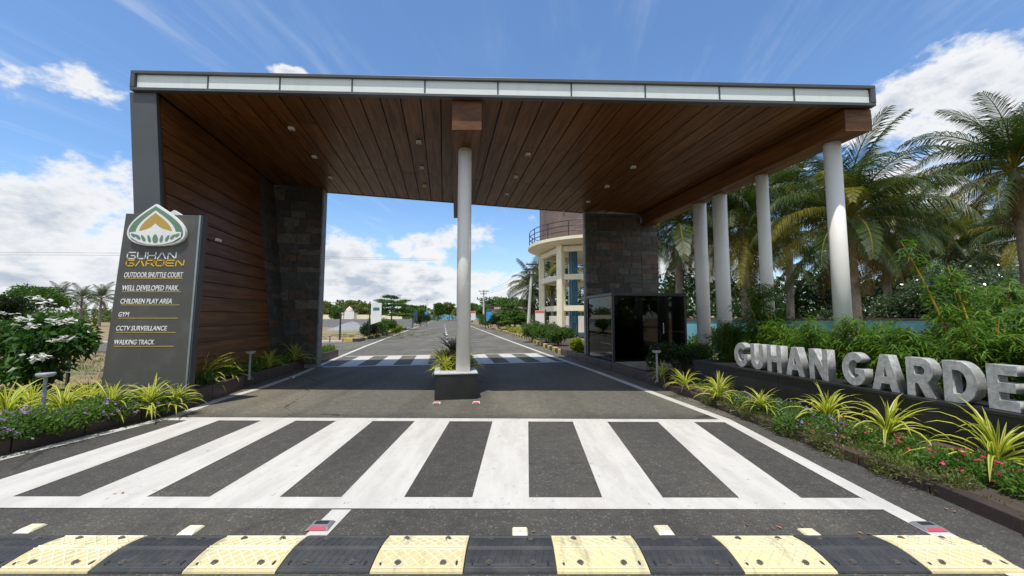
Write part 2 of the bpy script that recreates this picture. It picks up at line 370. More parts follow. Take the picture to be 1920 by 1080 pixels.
def streaked(name, col, rough, amt=.25):
    mt, t, b = new_mat(name); co = t.node('ShaderNodeNewGeometry').outputs['Position']
    n = t.noise(t.scale(co, 9, 9, .5), 1.0, 6, .65); n2 = t.noise(co, 2.5, 5, .6); n3 = t.noise(co, 40, 3, .6)
    c = t.mix(t.math('MULTIPLY', t.ramp(n, .5, .75), amt), col, tuple(x * .55 for x in col)); c = t.mix(t.math('MULTIPLY', t.ramp(n2, .45, .7), amt * .6), c, (.42, .38, .32))
    c = t.mix(t.math('MULTIPLY', t.ramp(n3, .62, .75), amt * .5), c, (.3, .28, .25))
    t.put(b.inputs['Base Color'], c); b.inputs['Roughness'].default_value = rough; return mt
M['column'] = streaked('column_paint_worn', (.82, .80, .74), .45, .16); M['cream'] = streaked('cream_paint_worn', (.85, .78, .58), .7, .28)
M['signgrey'] = streaked('sign_grey_worn', (.074, .073, .067), .5, .12); M['panel'] = streaked('frosted_panel_worn', (.74, .80, .77), .35, .16)
def weathered_stone():
    mt, t, b = new_mat('weathered_grey_stone'); co = t.node('ShaderNodeNewGeometry').outputs['Position']
    n = t.noise(co, 11, 7, .7, .8); n2 = t.noise(t.scale(co, 5, 5, .8), 3., 6, .65); n3 = t.noise(co, 120, 3, .7)
    c = t.mix(t.ramp(n, .32, .68), (.25, .255, .25), (.46, .465, .45)); c = t.mix(t.math('MULTIPLY', t.ramp(n2, .5, .72), .6), c, (.13, .13, .12)); c = t.mix(t.math('MULTIPLY', t.ramp(n3, .5, .7), .35), c, (.62, .62, .60))
    t.put(b.inputs['Base Color'], c); t.put(b.inputs['Roughness'], t.ramp(n, .3, .7, .45, .75))
    bp = t.node('ShaderNodeBump'); bp.inputs['Strength'].default_value = .5; bp.inputs['Distance'].default_value = .006; t.put(bp.inputs['Height'], n); t.put(b.inputs['Normal'], bp.outputs[0]); return mt
M['grey_stone'] = weathered_stone()
M['glass'] = glass_mat('tinted_glass', (.24, .235, .225))
L = dict(
    palm=leafy('palm_leaf', (.020, .046, .010), (.070, .105, .022), .3, .42, .4), palmy=leafy('palm_leaf_yellow', (.12, .125, .018), (.28, .23, .035), .4, .5, .25), palmd=leafy('palm_leaf_dry', (.13, .085, .035), (.24, .17, .07), .2, .7, .2),
    dark=leafy('dark_leaf', (.012, .028, .008), (.040, .075, .015), .25), mid=leafy('mid_leaf', (.04, .095, .015), (.11, .20, .035), .35), olive=leafy('olive_leaf', (.075, .11, .025), (.18, .20, .055), .3),
    bamboo=leafy('bamboo_leaf', (.035, .10, .010), (.17, .28, .035), .42, .4), cover=leafy('cover_leaf', (.07, .15, .028), (.17, .27, .06), .45), covero=leafy('cover_leaf_dry', (.09, .12, .03), (.19, .19, .07), .35),
    glossy=leafy('glossy_leaf', (.05, .095, .045), (.13, .19, .10), .2, .22, .9), lime=leafy('lime_leaf', (.22, .27, .015), (.40, .40, .03), .4), vy=leafy('leaf_yellow', (.56, .52, .07), (.74, .68, .17), .4, .4), vg=leafy('leaf_green', (.10, .19, .02), (.22, .32, .03), .4, .4),
    lawn=leafy('lawn_leaf', (.10, .19, .03), (.22, .32, .07), .45),
    cycad=leafy('cycad_leaf', (.014, .04, .012), (.035, .075, .022), .2, .35, .6), grass=leafy('grass_blade', (.10, .13, .03), (.28, .27, .11), .3), wood=leafy('far_leaf', (.05, .085, .022), (.13, .165, .05), .3, .6),
    fw=leafy('petal_white', (.80, .80, .76), (.85, .84, .80), .3, .6, .2, (1., 1., 1.)), fp=leafy('petal_purple', (.30, .16, .50), (.48, .30, .66), .3, .6, .2, (1., 1., 1.)), fr=leafy('petal_pink', (.62, .05, .13), (.78, .12, .20), .3, .6, .2, (1., 1., 1.)), shrubby=leafy('plumeria_leaf', (.025, .075, .012), (.075, .17, .028), .35, .35, .5),
)
# ------------------------------------------------------------------ leaf meshes
def rand_unit(n):
    v = RNG.normal(size=(n, 3)); return v / np.linalg.norm(v, axis=1, keepdims=True)
def leaf_mesh(name, cen, axis, length, width, mat, droop=.25, flat=.0):
    n = len(cen); cen = np.asarray(cen, float); axis = np.asarray(axis, float)
    axis = axis / np.maximum(np.linalg.norm(axis, axis=1, keepdims=True), 1e-6)
    r = rand_unit(n); r[:, 2] += flat * 4
    side = np.cross(axis, r); side /= np.maximum(np.linalg.norm(side, axis=1, keepdims=True), 1e-6)
    nor = np.cross(side, axis)
    Ls = length * RNG.uniform(.65, 1.25, (n, 1)); Ws = width * RNG.uniform(.7, 1.2, (n, 1))
    dn = np.array([[0, 0, -1.]])
    p0 = cen - axis * Ls * .5; p3 = cen + axis * Ls * .5 + dn * Ls * droop
    pm = cen + nor * Ls * .04
    V = np.stack([p0, pm + side * Ws * .5, p3, pm - side * Ws * .5], 1).reshape(-1, 3)
    me = bpy.data.meshes.new(name); me.vertices.add(4 * n); me.vertices.foreach_set('co', V.ravel().astype('f'))
    me.loops.add(4 * n); me.loops.foreach_set('vertex_index', np.arange(4 * n, dtype=np.int32))
    me.polygons.add(n); me.polygons.foreach_set('loop_start', np.arange(0, 4 * n, 4, dtype=np.int32))
    me.materials.append(mat); me.update(calc_edges=True); return me
def blob_points(blobs, n, hollow=.55):
    bl = np.array([(b[0], b[1], b[2], b[3], b[4] if len(b) > 4 else b[3], b[5] if len(b) > 5 else b[3]) for b in blobs], float)
    wgt = (bl[:, 3] * bl[:, 4] * bl[:, 5]) ** .67; idx = RNG.choice(len(bl), n, p=wgt / wgt.sum())
    d = rand_unit(n); rr = hollow + (1 - hollow) * RNG.uniform(0, 1, (n, 1)) ** .6
    lump = 1 + .22 * np.sin(d[:, :1] * 7 + idx[:, None]) * np.cos(d[:, 1:2] * 6 + idx[:, None] * 2) + RNG.normal(0, .07, (n, 1))
    return bl[idx, :3] + d * rr * lump * bl[idx, 3:6], d
def foliage(name, blobs, n, length, width, mat, parent=None, up=.3, droop=.2, hollow=.55, flat=0.):
    c, d = blob_points(blobs, n, hollow)
    ax = d * .7 + rand_unit(n) * .7; ax[:, 2] += up
    o = link(name, leaf_mesh(name, c, ax, length, width, mat, droop, flat), parent); return o
def shrub(name, label, cat, loc, w_, h, n, length, width, mat, group=None, flowers=None, stems=4, up=.4):
    t = thing(name, label, cat, loc, 0, group)
    k = 7; bl = []
    for i in range(k):
        a = random.uniform(0, 6.28); r = random.uniform(.1, .33) * w_
        bl.append((math.cos(a) * r, math.sin(a) * r, h * random.uniform(.4, .74), w_ * random.uniform(.18, .3), w_ * random.uniform(.18, .3), h * random.uniform(.2, .33)))
    foliage('foliage', bl, n, length, width, mat, t, up, hollow=.35)
    parts = []
    for i in range(stems):
        b = bl[i]; parts.append(tube([(b[0] * .15, b[1] * .15, -.05), (b[0] * .5, b[1] * .5, b[2] * .5), (b[0], b[1], b[2])], [.03 * h, .02 * h, .008 * h], 6))
    obj('stem', join(*parts), M['stem'], t)
    if flowers:
        cnt, sz, fm = flowers; c, d = blob_points(bl, cnt, .95); c[:, 2] += np.abs(d[:, 2]) * .02
        nf = 5; cc = np.repeat(c, nf, 0); ax = rand_unit(len(cc)); ax[:, 2] = np.abs(ax[:, 2]) * .5
        o = link('flowers', leaf_mesh('flowers', cc + ax * sz * .4, ax, sz, sz * .7, fm, 0, .6), t)
        o['kind'] = 'stuff'
    return t
# ================================================================== SETTING
def setting(name, vf, mat, **k): return tag(obj(name, vf, mat, **k), kind='structure')
gr = setting('ground', ([(-3000, -600, -.03), (3000, -600, -.03), (3000, 4000, -.03), (-3000, 4000, -.03)], [(0, 1, 2, 3)]), M['soil'])
def p2(q): return (q[0], q[1])
road_pts = [(-5.75, -8), (3.3, -8), (3.27, 2.0), (3.33, 3.2), (3.1, 6.8), p2(W(4.34, 8.5)), p2(W(4.36, 14.3)), p2(W(5.2, 25)), p2(W(6.2, 68)), p2(W(8.5, 200)),
            p2(W(-4.2, 200)), p2(W(-4.6, 30)), p2(W(-4.7, 23.6)), (-12, 21.2), (-80, 22.5), (-80, 16.2), (-13, 15.9), p2(W(-3.72, 14.9)), p2(W(-3.95, 8.6)), (-5.15, 6.7), (-5.02, 5.86), (-5.1, 5.4), (-5.32, 3.5)]
road = setting('road', poly_sheet(road_pts, 0.), M['asphalt'])
PAINT = []
def mark(name, vf): return link(name, meshdata(name, vf, M['paint']), road)
# edge lines, following the bend of the lane
left_line = [(-5.33, 2.2), (-5.08, 3.93), (-4.78, 5.6), p2(W(-3.73, 7.4)), p2(W(-3.55, 8.6)), p2(W(-3.48, 10.2)), p2(W(-3.62, 15.2)), p2(W(-3.72, 20)), p2(W(-3.8, 40)), p2(W(-4.0, 110))]
right_line = [(2.76, 1.9), (2.78, 3.0), (2.92, 5.42), p2(W(3.86, 7.78)), p2(W(3.9, 9.6)), p2(W(3.85, 14.5)), p2(W(3.9, 26)), p2(W(4.5, 85)), p2(W(4.8, 120))]
mark('edge_line', strip(left_line, .15, .004)); mark('edge_line', strip(right_line, .15, .004))
mark('crossing_line', ([(-4.93, 2.96, .005), (2.72, 2.93, .005), (2.70, 3.11, .005), (-4.96, 3.14, .005)], [(0, 1, 2, 3)]))
mark('crossing_line', ([(-4.70, 5.38, .005), (2.84, 5.28, .005), (2.84, 5.42, .005), (-4.72, 5.54, .005)], [(0, 1, 2, 3)]))
for xa, xb, xc, xd in [(-4.42, -3.9, -4.42, -3.98), (-3.38, -2.85, -3.40, -2.93), (-2.36, -1.81, -2.38, -1.88), (-1.33, -.84, -1.31, -.84), (-.31, .13, -.26, .22), (.70, 1.17, .82, 1.28), (1.76, 2.24, 1.96, 2.44)]:
    mark('crossing_stripe', ([(xa, 3.08, .0045), (xb, 3.08, .0045), (xd, 5.37, .0045), (xc, 5.40, .0045)], [(0, 1, 2, 3)]))
mark('lane_line', ([(-1.33, 2.56, .0045), (-1.19, 2.56, .0045), (-1.17, 2.93, .0045), (-1.31, 2.93, .0045)], [(0, 1, 2, 3)]))
# the second crossing behind the gate
def fq(u0, u1, v0, v1, z=.005, sk=0.): return [tuple(W(u0, v0, z)), tuple(W(u1, v0, z)), tuple(W(u1 + sk, v1, z)), tuple(W(u0 + sk, v1, z))], [(0, 1, 2, 3)]
mark('crossing_line', fq(-3.35, 3.75, 11.75, 11.9)); mark('crossing_line', fq(-3.45, 3.75, 14.75, 14.9))
for i in range(7):
    u = -2.95 + i * 1.0
    mark('crossing_stripe', fq(u, u + .5, 11.92, 14.73, .0045))
for v0 in (18, 22, 26, 31, 36, 42, 49, 57, 66, 76, 88): mark('centre_dash', fq(.17, .32, v0, v0 + 2.6))
# thin lengthwise tar patches across the far lane are plain joints in the asphalt
for v0, u0, u1 in ((24, -3.4, 0.), (24.6, .6, 3.6), (17.2, -1.6, 2.8), (33, -3.4, 3.6)): mark('joint_line', fq(u0, u1, v0, v0 + .05, .004))

def kerb_run(name, pts, h, thick, seg, mats, parent_kind=True, gap=.006, side=1, label=None):
    root = thing(name, None, None); root['kind'] = 'structure'
    P = [Vector((p[0], p[1], 0)) for p in pts]; k = 0
    for a, b in zip(P[:-1], P[1:]):
        d = b - a; Ln = d.length; t = d.normalized(); n = Vector((-t.y, t.x, 0)) * side; m_ = max(1, round(Ln / seg))
        for i in range(m_):
            s0, s1 = Ln * i / m_ + gap, Ln * (i + 1) / m_ - gap
            if s1 <= s0: continue
            j = random.uniform(-.004, .004); hh = h + random.uniform(-.004, .004)
            q = [a + t * s0 + n * j, a + t * s1 + n * j, a + t * s1 + n * (thick + j), a + t * s0 + n * (thick + j)]
            if side < 0: q = [q[1], q[0], q[3], q[2]]
            obj('kerb_stone', prism([p2(x) for x in q], -.02, hh), mats[k % len(mats)], root, bevel=.008); k += 1
    return root
KL = [(-5.42, .5), (-5.28, 3.5), (-5.06, 5.4), (-4.965, 5.86)]
kerb_run('kerb_left_bed', KL, .15, .12, .75, [M['brown_stone']])
kerb_run('kerb_left_planter', [(-4.955, 5.88), (-5.10, 6.7), p2(W(-3.88, 8.6)), p2(W(-3.82, 10.4)), p2(W(-3.70, 14.9)), p2(W(-5.2, 15.1))], .25, .14, 1.1, [M['brown_stone']])
KR = [(3.28, .6), (3.27, 2.0), (3.33, 3.2), (3.12, 6.8), p2(W(4.28, 7.2))]
kerb_run('kerb_right_bed', KR, .10, .12, .62, [M['brown_stone']], side=-1)
kerb_run('kerb_right_platform', [p2(W(4.30, 7.22)), p2(W(4.33, 9.6)), p2(W(4.36, 14.2))], .22, .14, 1.0, [M['brown_stone']], side=-1)
kerb_run('kerb_right_avenue', [p2(W(4.4, 14.3)), p2(W(5.2, 25)), p2(W(5.9, 50))], .16, .16, .55, [M['kyel'], M['kblk'], M['kyel'], M['kblk']], side=-1, gap=.01)
kerb_run('kerb_left_avenue', [p2(W(-5.6, 23.7)), p2(W(-4.75, 24.0)), p2(W(-4.45, 34)), p2(W(-4.5, 50))], .16, .16, .6, [M['kyel'], M['kblk'], M['brown_stone'], M['brown_stone']], gap=.01)
kerb_run('kerb_side_road', [p2(W(-5.7, 23.7)), (-14, 21.3), (-60, 22.1)], .1, .15, 2.2, [M['kwhite']])
# planted beds
setting('planting_bed_left', prism([(-5.5, .5), (-5.36, 3.5), (-5.16, 5.4), (-5.06, 5.88), (-7.3, 5.9), (-7.6, .5)], -.02, .12), M['bed'])
setting('raised_bed_left', prism([(-5.07, 5.885), (-5.22, 6.7), p2(W(-4.0, 8.6)), p2(W(-3.94, 10.4)), p2(W(-3.82, 14.85)), p2(W(-5.0, 15)), p2(W(-4.9, 7.9)), (-6.9, 6.1), (-7.3, 5.905)], -.02, .235), M['bed'])
def bed_h(x, y): return .10
LW = [(4.95, .6), (4.95, 7.08)]
bedR = [(3.42, .6), (3.42, 2.0), (3.45, 3.2), (3.26, 6.6), p2(W(4.44, 7.2)), p2(W(4.95, 7.2)), p2(W(4.95, .3))]
setting('planting_bed_right', prism(bedR, -.02, lambda x, y: .09 + .05 * max(0, min(1, (UV((x, y))[0] - 3.9) / 1.05))), M['bed'])
setting('booth_platform', prism([p2(W(4.45, 8.9)), p2(W(7.6, 8.9)), p2(W(7.6, 12.4)), p2(W(4.45, 12.4))], -.02, .2), M['pave'])
setting('platform_step', prism([p2(W(4.45, 8.0)), p2(W(5.6, 8.0)), p2(W(5.6, 8.89)), p2(W(4.45, 8.89))], -.02, .12), M['granite'])
setting('garden_bed_behind_letters', prism([p2(W(5.42, .2)), p2(W(9.5, .2)), p2(W(9.5, 8.6)), p2(W(5.42, 8.6))], -.02, .3), M['bed'])
setting('planting_strip_avenue', prism([p2(W(4.60, 12.6)), p2(W(7.2, 12.6)), p2(W(7.8, 25)), p2(W(5.42, 25)), p2(W(4.62, 14.6))], -.02, .13), M['bed'])
setting('paved_yard', poly_sheet([p2(W(7.6, 26)), p2(W(20, 26)), p2(W(22, 60)), p2(W(8.2, 50))], .0), M['pave'])

# ================================================================== GATE
gate = thing('entrance_gate', 'large entrance gate with timber soffit, frosted fascia and white columns over the road', 'gate', (0, 0, 0), GA)
def zs(u, v=0): return 4.995 - .0300 * u
FA = Vector(UV(D(248, 172, 6.15))); FB = Vector(UV(Z(1638, 199, 4.80)))
FT = (FB - FA); FLn = FT.length; FT.normalize(); FN = Vector((FT.y, -FT.x))           # outward = towards the street
def fp(s, o): q = FA + FT * s + FN * o; return (q.x, q.y)
def vf(u): s = (u - FA.x) / FT.x; return FA.y + FT.y * s
VR = 12.0
def fbox(s0, s1, o0, o1, a, b): return prism([fp(s0, o1), fp(s1, o1), fp(s1, o0), fp(s0, o0)], lambda u, v: zs(u) + a, lambda u, v: zs(u) + b)
obj('roof_slab', prism([fp(.02, -.03), fp(FLn - .06, -.03), (FB.x - .055, VR), (-5.15, VR)], lambda u, v: zs(u) + .035, lambda u, v: zs(u) + .30), M['metal_in'], gate)
obj('fascia_frame', join(fbox(0, FLn, -.04, .055, .272, .325), fbox(0, FLn, -.04, .05, -.012, .038), fbox(0, .075, -.04, .0545, .0385, .2715), fbox(FLn - .075, FLn, -.04, .0545, .0385, .2715)), M['metal'], gate, bevel=.006)
pl = (FLn - .15) / 10
for i in range(10):
    s0 = .075 + pl * i
    obj('fascia_panel', fbox(s0 + .006, s0 + pl - .006, -.02, .012 + random.uniform(0, .004), .0390, .2710), M['panel'], gate)
    if i: obj('mullion', fbox(s0 - .012, s0 + .012, -.02, .022, .0390, .2710), M['metal'], gate)
obj('side_fascia', join(prism([(FB.x - .05, vf(FB.x - .05) + .05), (FB.x - .003, vf(FB.x) + .05), (FB.x - .003, VR - .002), (FB.x - .05, VR - .002)], lambda u, v: zs(u) - .01, lambda u, v: zs(u) + .322),
    prism([(-5.15, VR), (FB.x - .003, VR + .02), (FB.x - .003, VR + .06), (-5.15, VR + .04)], lambda u, v: zs(u) - .012, lambda u, v: zs(u) + .322)), M['metal'], gate)
# soffit boards
u = -4.74; k = 0
while u < 6.38:
    u1 = min(u + .332, 6.39)
    for a, b in ((None, 7.65 + .0), (7.65, 9.75), (9.75, None)):
        va0 = vf(u) + .02 if a is None else a + .003; va1 = vf(u1) + .02 if a is None else a + .003; vb = VR - .005 if b is None else b - .003
        if vb - va0 < .1: continue
        dz_ = random.uniform(-.002, .002)
        obj('soffit_board', prism([(u + .011, va0), (u1 - .011, va1), (u1 - .011, vb), (u + .011, vb)], lambda x, y: zs(x) + dz_, lambda x, y: zs(x) + .028), M['wood_y'], gate)
    u = u1
# beams
def beam(u0, u1, du, zb):
    v0a, v0b = vf(u0) + .06, vf(u1) + .06
    obj('beam', prism([(u0, v0a + .012), (u1, v0b + .012), (u1 + du, VR - .03), (u0 + du, VR - .03)], zb, lambda x, y: zs(x) - .004), M['wood_y'], gate, bevel=.004)
    obj('beam_end_board', prism([(u0 - .004, v0a), (u1 + .004, v0b), (u1 + .004, v0b + .011), (u0 - .004, v0a + .011)], zb - .004, lambda x, y: zs(x) - .015), M['wood_x'], gate)
CBZ, RBZ = 4.48, 4.42
beam(.10, .57, .17, CBZ); beam(6.395, FB.x + .015, 0., RBZ)
def column(u, v, r, z0, z1, ring=True):
    c = obj('column', lathe([(r, z0), (r, z1)], 40, (u, v, 0)), M['column'], gate, smooth=False)
    for p in c.data.polygons: p.use_smooth = len(p.vertices) == 4
    if ring: obj('base_ring', lathe([(r + .05, z0), (r + .05, z0 + .018), (r + .004, z0 + .022)], 40, (u, v, 0)), M['rim'], c)
column(.35, 6.98, .125, .42, CBZ)
for u_, v_, r_ in ((6.63, 5.47, .125), (6.66, 7.02, .118), (6.72, 8.39, .165), (6.72, 9.15, .165)): column(u_, v_, r_, .2, RBZ)
# leaning side wall, timber inside, charcoal outside
def ui(z): return -4.25 - (z - .4) * .107
def uo(z): return ui(z) - .42
zt = zs(-4.7) + .01
def lean(va, vb, o0, o1, z0, z1, skew=False):          # slab parallel to the leaning face
    f0 = lambda z, o: ui(z) - o
    q = lambda z: [(f0(z, o1), (vf(f0(z, o1)) + .035) if skew else va, z), (f0(z, o0), (vf(f0(z, o0)) + .035) if skew else va, z), (f0(z, o0), vb, z), (f0(z, o1), vb, z)]
    return hexa(q(z0), q(z1))
obj('side_wall', lean(0, VR - .02, .035, .43, -.02, zt, True), M['metal'], gate, bevel=.006)
obj('front_pillar', hexa([(uo(z) - .012, vf(uo(z)) + .012, z) if i in (0,) else (ui(z) + .002, vf(ui(z)) + .012, z) if i == 1 else (ui(z) + .002, vf(ui(z)) + .07, z) if i == 2 else (uo(z) - .012, vf(uo(z)) + .07, z) for i, z in ((0, -.02), (1, -.02), (2, -.02), (3, -.02))],
                        [(uo(z) - .012, vf(uo(z)) + .012, z) if i in (0,) else (ui(z) + .002, vf(ui(z)) + .012, z) if i == 1 else (ui(z) + .002, vf(ui(z)) + .07, z) if i == 2 else (uo(z) - .012, vf(uo(z)) + .07, z) for i, z in ((0, zt - .02), (1, zt - .02), (2, zt - .02), (3, zt - .02))]), M['metal'], gate, bevel=.005)
z = .12; VS = 10.7
while z < zt - .03:
    z1 = min(z + .278, zt - .012)
    d_ = random.uniform(0, .003)
    obj('wall_board', lean(7.22, VS, -.0 - d_, .03, z + .010, z1 - .010), M['wood_y'], gate)
    z = z1
def stone_face(A, B, z0, ztop, lean_f=None, flip=1):
    """slate tiles on the vertical face from plan point A to B"""
    A = Vector(A); B = Vector(B); t = (B - A); Ln = t.length; t.normalize(); n = Vector((t.y, -t.x)) * flip
    z = z0
    while z < ztop - .04:
        h = random.choice((.15, .2, .2, .24, .3)); z1 = min(z + h, ztop)
        if ztop - z1 < .06: z1 = ztop
        s = 0.
        while s < Ln - .02:
            s1 = s + random.uniform(.22, .62)
            if Ln - s1 < .16: s1 = Ln
            pr = random.uniform(.012, .028); g = .0035
            a = A + t * (s + g); b = A + t * (s1 - g)
            def q(zz):
                off = Vector((lean_f(zz), 0)) if lean_f else Vector((0, 0))
                return [tuple(x + off) + (zz,) for x in (a + n * pr, b + n * pr, b - n * .01, a - n * .01)]
            top = (lambda zz, p: zz)
            obj('stone_tile', hexa(q(z + g), q(min(z1 - g, ztop))), M['tile'], gate)
            s = s1
        z = z1
stone_face((-3.47, 11.66), (-4.9, 11.66), .1, zs(-4.2) - .01, flip=-1)
stone_face((0, VS + .01), (0, 11.63), .1, zt - .02, lean_f=lambda zz: ui(zz) - .02)
obj('stone_wall', prism([(-4.95, 11.665), (-3.47, 11.665), (-3.47, VR - .04), (-4.95, VR - .04)], -.02, lambda u, v: zs(u) - .004), M['edge'], gate)
obj('edge_slab', prism([(-3.468, 11.63), (-3.43, 11.63), (-3.43, VR - .035), (-3.468, VR - .035)], -.02, lambda u, v: zs(u) - .006), M['edge'], gate)
SR0, SR1 = (4.53, 11.86), (6.93, 11.62)
obj('stone_wall', prism([(4.53, 11.865), (6.93, 11.625), (6.93, 11.97), (4.53, 11.97)], -.02, lambda u, v: zs(u) - .004 if u < 6.3 else RBZ - .004), M['edge'], gate)
obj('edge_slab', prism([(4.48, 11.83), (4.528, 11.83), (4.528, 11.975), (4.48, 11.975)], -.02, lambda u, v: zs(u) - .006), M['edge'], gate)
stone_face(SR0, (6.38, SR0[1] - .185), .1, zs(5.5) - .03)
stone_face((6.384, SR0[1] - .186), SR1, .1, RBZ - .01)
# fittings
for px, py in ((546, 256), (589, 307), (619, 344), (785, 274), (791, 321), (796, 354), (990, 291), (967, 333), (950, 365), (1187, 309), (1138, 346), (1103, 375)):
    q = UV(Z(px, py, 4.9)); zz = zs(q[0])
    dl = obj('downlight', box(q[0] - .05, q[0] + .05, q[1] - .05, q[1] + .05, zz - .05, zz - .003), M['fix'], gate, bevel=.006)
    obj('lens', box(q[0] - .036, q[0] + .036, q[1] - .036, q[1] + .036, zz - .053, zz - .0495), M['lamp'], dl)
zz = 2.95; obj('wall_light', box(ui(zz) - .002, ui(zz) + .05, 8.55, 8.7, zz - .03, zz + .03), M['fix'], gate, bevel=.008)
# small camera hung under the rear right of the roof
cm = obj('camera_bracket', join(box(3.78, 3.82, 11.86, 11.9, 4.72, 4.86), tube([(3.8, 11.88, 4.72), (3.74, 11.7, 4.68)], .035, 10)), M['fix'], gate)

# ------------------------------------------------------------------ median planter
pt = thing('median_planter', 'black granite planter box at the foot of the middle column', 'planter', W(.225, 6.78), GA)
for nm, bx in (('front_panel', box(-.36, .36, 0, .03, 0, .425)), ('side_panel', box(-.36, -.33, .031, 2.6, 0, .425)), ('side_panel', box(.33, .36, .031, 2.6, 0, .425)), ('back_panel', box(-.329, .329, 2.57, 2.6, 0, .425))):
    obj(nm, bx, M['granite'], pt, bevel=.004)
obj('rim', join(box(-.37, .37, -.012, .1, .427, .452), box(-.37, -.27, .1005, 2.61, .427, .452), box(.27, .37, .1005, 2.61, .427, .452)), M['rim'], pt, bevel=.004)
obj('plinth_top', box(-.269, .269, .1005, .36, .40, .448), M['rim'], pt); obj('soil', box(-.327, .327, .361, 2.56, .1, .40), M['bed'], pt)

# ------------------------------------------------------------------ guard booth
bo = thing('guard_booth', 'dark tinted glass guard booth in front of the slate wall', 'booth', W(4.42, 9.7, .2), GA)
bw, bd, bh = 2.18, 1.85, 1.84
for x, y in ((0, 0), (bw - .06, 0), (0, bd - .06), (bw - .06, bd - .06)): obj('frame_post', box(x, x + .06, y, y + .06, .02, bh - .06), M['darkmetal'], bo)
obj('roof', box(-.02, bw + .02, -.02, bd, bh - .059, bh + .02), M['darkmetal'], bo, bevel=.005); obj('floor', box(-.01, bw + .01, -.01, bd, 0, .019), M['pave'], bo)
obj('back_wall', box(.061, bw - .061, bd - .03, bd - .01, .02, bh - .06), M['metal_in'], bo)
for x0, x1 in ((.064, .72), (.728, 1.38)): obj('glass_pane', box(x0, x1, .025, .033, .03, bh - .065), M['glass'], bo)
dr = obj('door', box(1.388, bw - .064, .022, .03, .03, bh - .065), M['glass'], bo); obj('handle', join(tube([(1.47, -.01, .75), (1.47, -.01, 1.05)], .011, 8), box(1.462, 1.478, -.01, .022, .77, .785), box(1.462, 1.478, -.01, .022, 1.015, 1.03)), M['steel'], dr)
obj('door_rail', join(box(1.388, bw - .064, .012, .021, .8, .815), box(1.388, 1.40, .012, .021, .03, .79)), M['darkmetal'], bo)
for y0, y1 in ((.064, .9), (.908, bd - .064)):
    obj('glass_pane', box(.025, .033, y0, y1, .03, bh - .065), M['glass'], bo)
    obj('glass_pane', box(bw - .033, bw - .025, y0, y1, .03, bh - .065), M['glass'], bo)
obj('notice', box(.12, .38, .036, .038, 1.0, 1.42), M['paper'], bo)
obj('notice', box(.28, .5, .036, .038, .78, .86), M['paper'], bo)
obj('wall_clock', lathe([(.0, 0), (.0, 0.01), (.1, .01), (.1, .02)], 20, (.75, 1.6, 1.3)), M['fix'], bo)
tb = thing('guard_table', 'small wooden table inside the dark guard booth', 'table', W(5.35, 10.35, .22), GA)
obj('table_top', box(-.4, .4, -.25, .25, .7, .735), M['furniture'], tb)
for sx in (-1, 1):
    for sy in (-1, 1): obj('leg', box(sx * .36 - .025, sx * .36 + .025, sy * .21 - .025, sy * .21 + .025, 0, .699), M['furniture'], tb)
chh = thing('guard_chair', 'wooden chair with rounded back inside the guard booth', 'chair', W(6.1, 10.3, .22), GA)
obj('seat', box(-.22, .22, -.22, .22, .42, .46), M['furniture'], chh, bevel=.01)
obj('backrest', tube([(-.22, .2, .5), (-.2, .22, .8), (-.1, .23, .92), (.1, .23, .92), (.2, .22, .8), (.22, .2, .5)], .025, 8), M['furniture'], chh)
obj('back_panel', box(-.17, .17, .205, .225, .52, .84), M['furniture'], chh)
for sx in (-1, 1):
    for sy in (-1, 1): obj('leg', box(sx * .19 - .02, sx * .19 + .02, sy * .19 - .02, sy * .19 + .02, 0, .419), M['furniture'], chh)

# ================================================================== GRANITE LETTER WALL
lw = thing('letter_plinth', 'low black granite plinth wall carrying the stone letters', 'plinth', (0, 0, 0), GA)
v = .5; vals = [.5, 1.7, 2.9, 4.0, 5.1, 6.1, 7.06]
for a, b in zip(vals[:-1], vals[1:]):
    obj('granite_slab', box(4.95, 4.975, a + .002, b - .002, 0, .515), M['granite'], lw)
    obj('coping_slab', box(4.93, 5.42, a + .002, b - .002, .519, .555), M['granite'], lw, bevel=.004)
obj('core', box(4.976, 5.40, .5, 7.02, 0, .516), M['granite'], lw); obj('end_slab', box(4.95, 5.41, 7.062, 7.085, 0, .515), M['granite'], lw)

def curve_mesh(splines, depth, bev=0.):
    cu = bpy.data.curves.new('c', 'CURVE'); cu.dimensions = '2D'; cu.fill_mode = 'BOTH'; cu.extrude = depth / 2; cu.bevel_depth = bev; cu.bevel_resolution = 1
    for s in splines:
        sp = cu.splines.new('POLY'); sp.points.add(len(s) - 1); sp.use_cyclic_u = True
        for i, (x, y) in enumerate(s): sp.points[i].co = (x, y, 0, 1)
    o = bpy.data.objects.new('c', cu); C.objects.link(o); dg = bpy.context.evaluated_depsgraph_get(); dg.update()
    me = bpy.data.meshes.new_from_object(o.evaluated_get(dg)); bpy.data.objects.remove(o); bpy.data.curves.remove(cu); return me
def arc(cx, cy, rx, ry, a0, a1, n=14): return [(cx + rx * math.cos(R(a0 + (a1 - a0) * i / n)), cy + ry * math.sin(R(a0 + (a1 - a0) * i / n))) for i in range(n + 1)]
T = .25
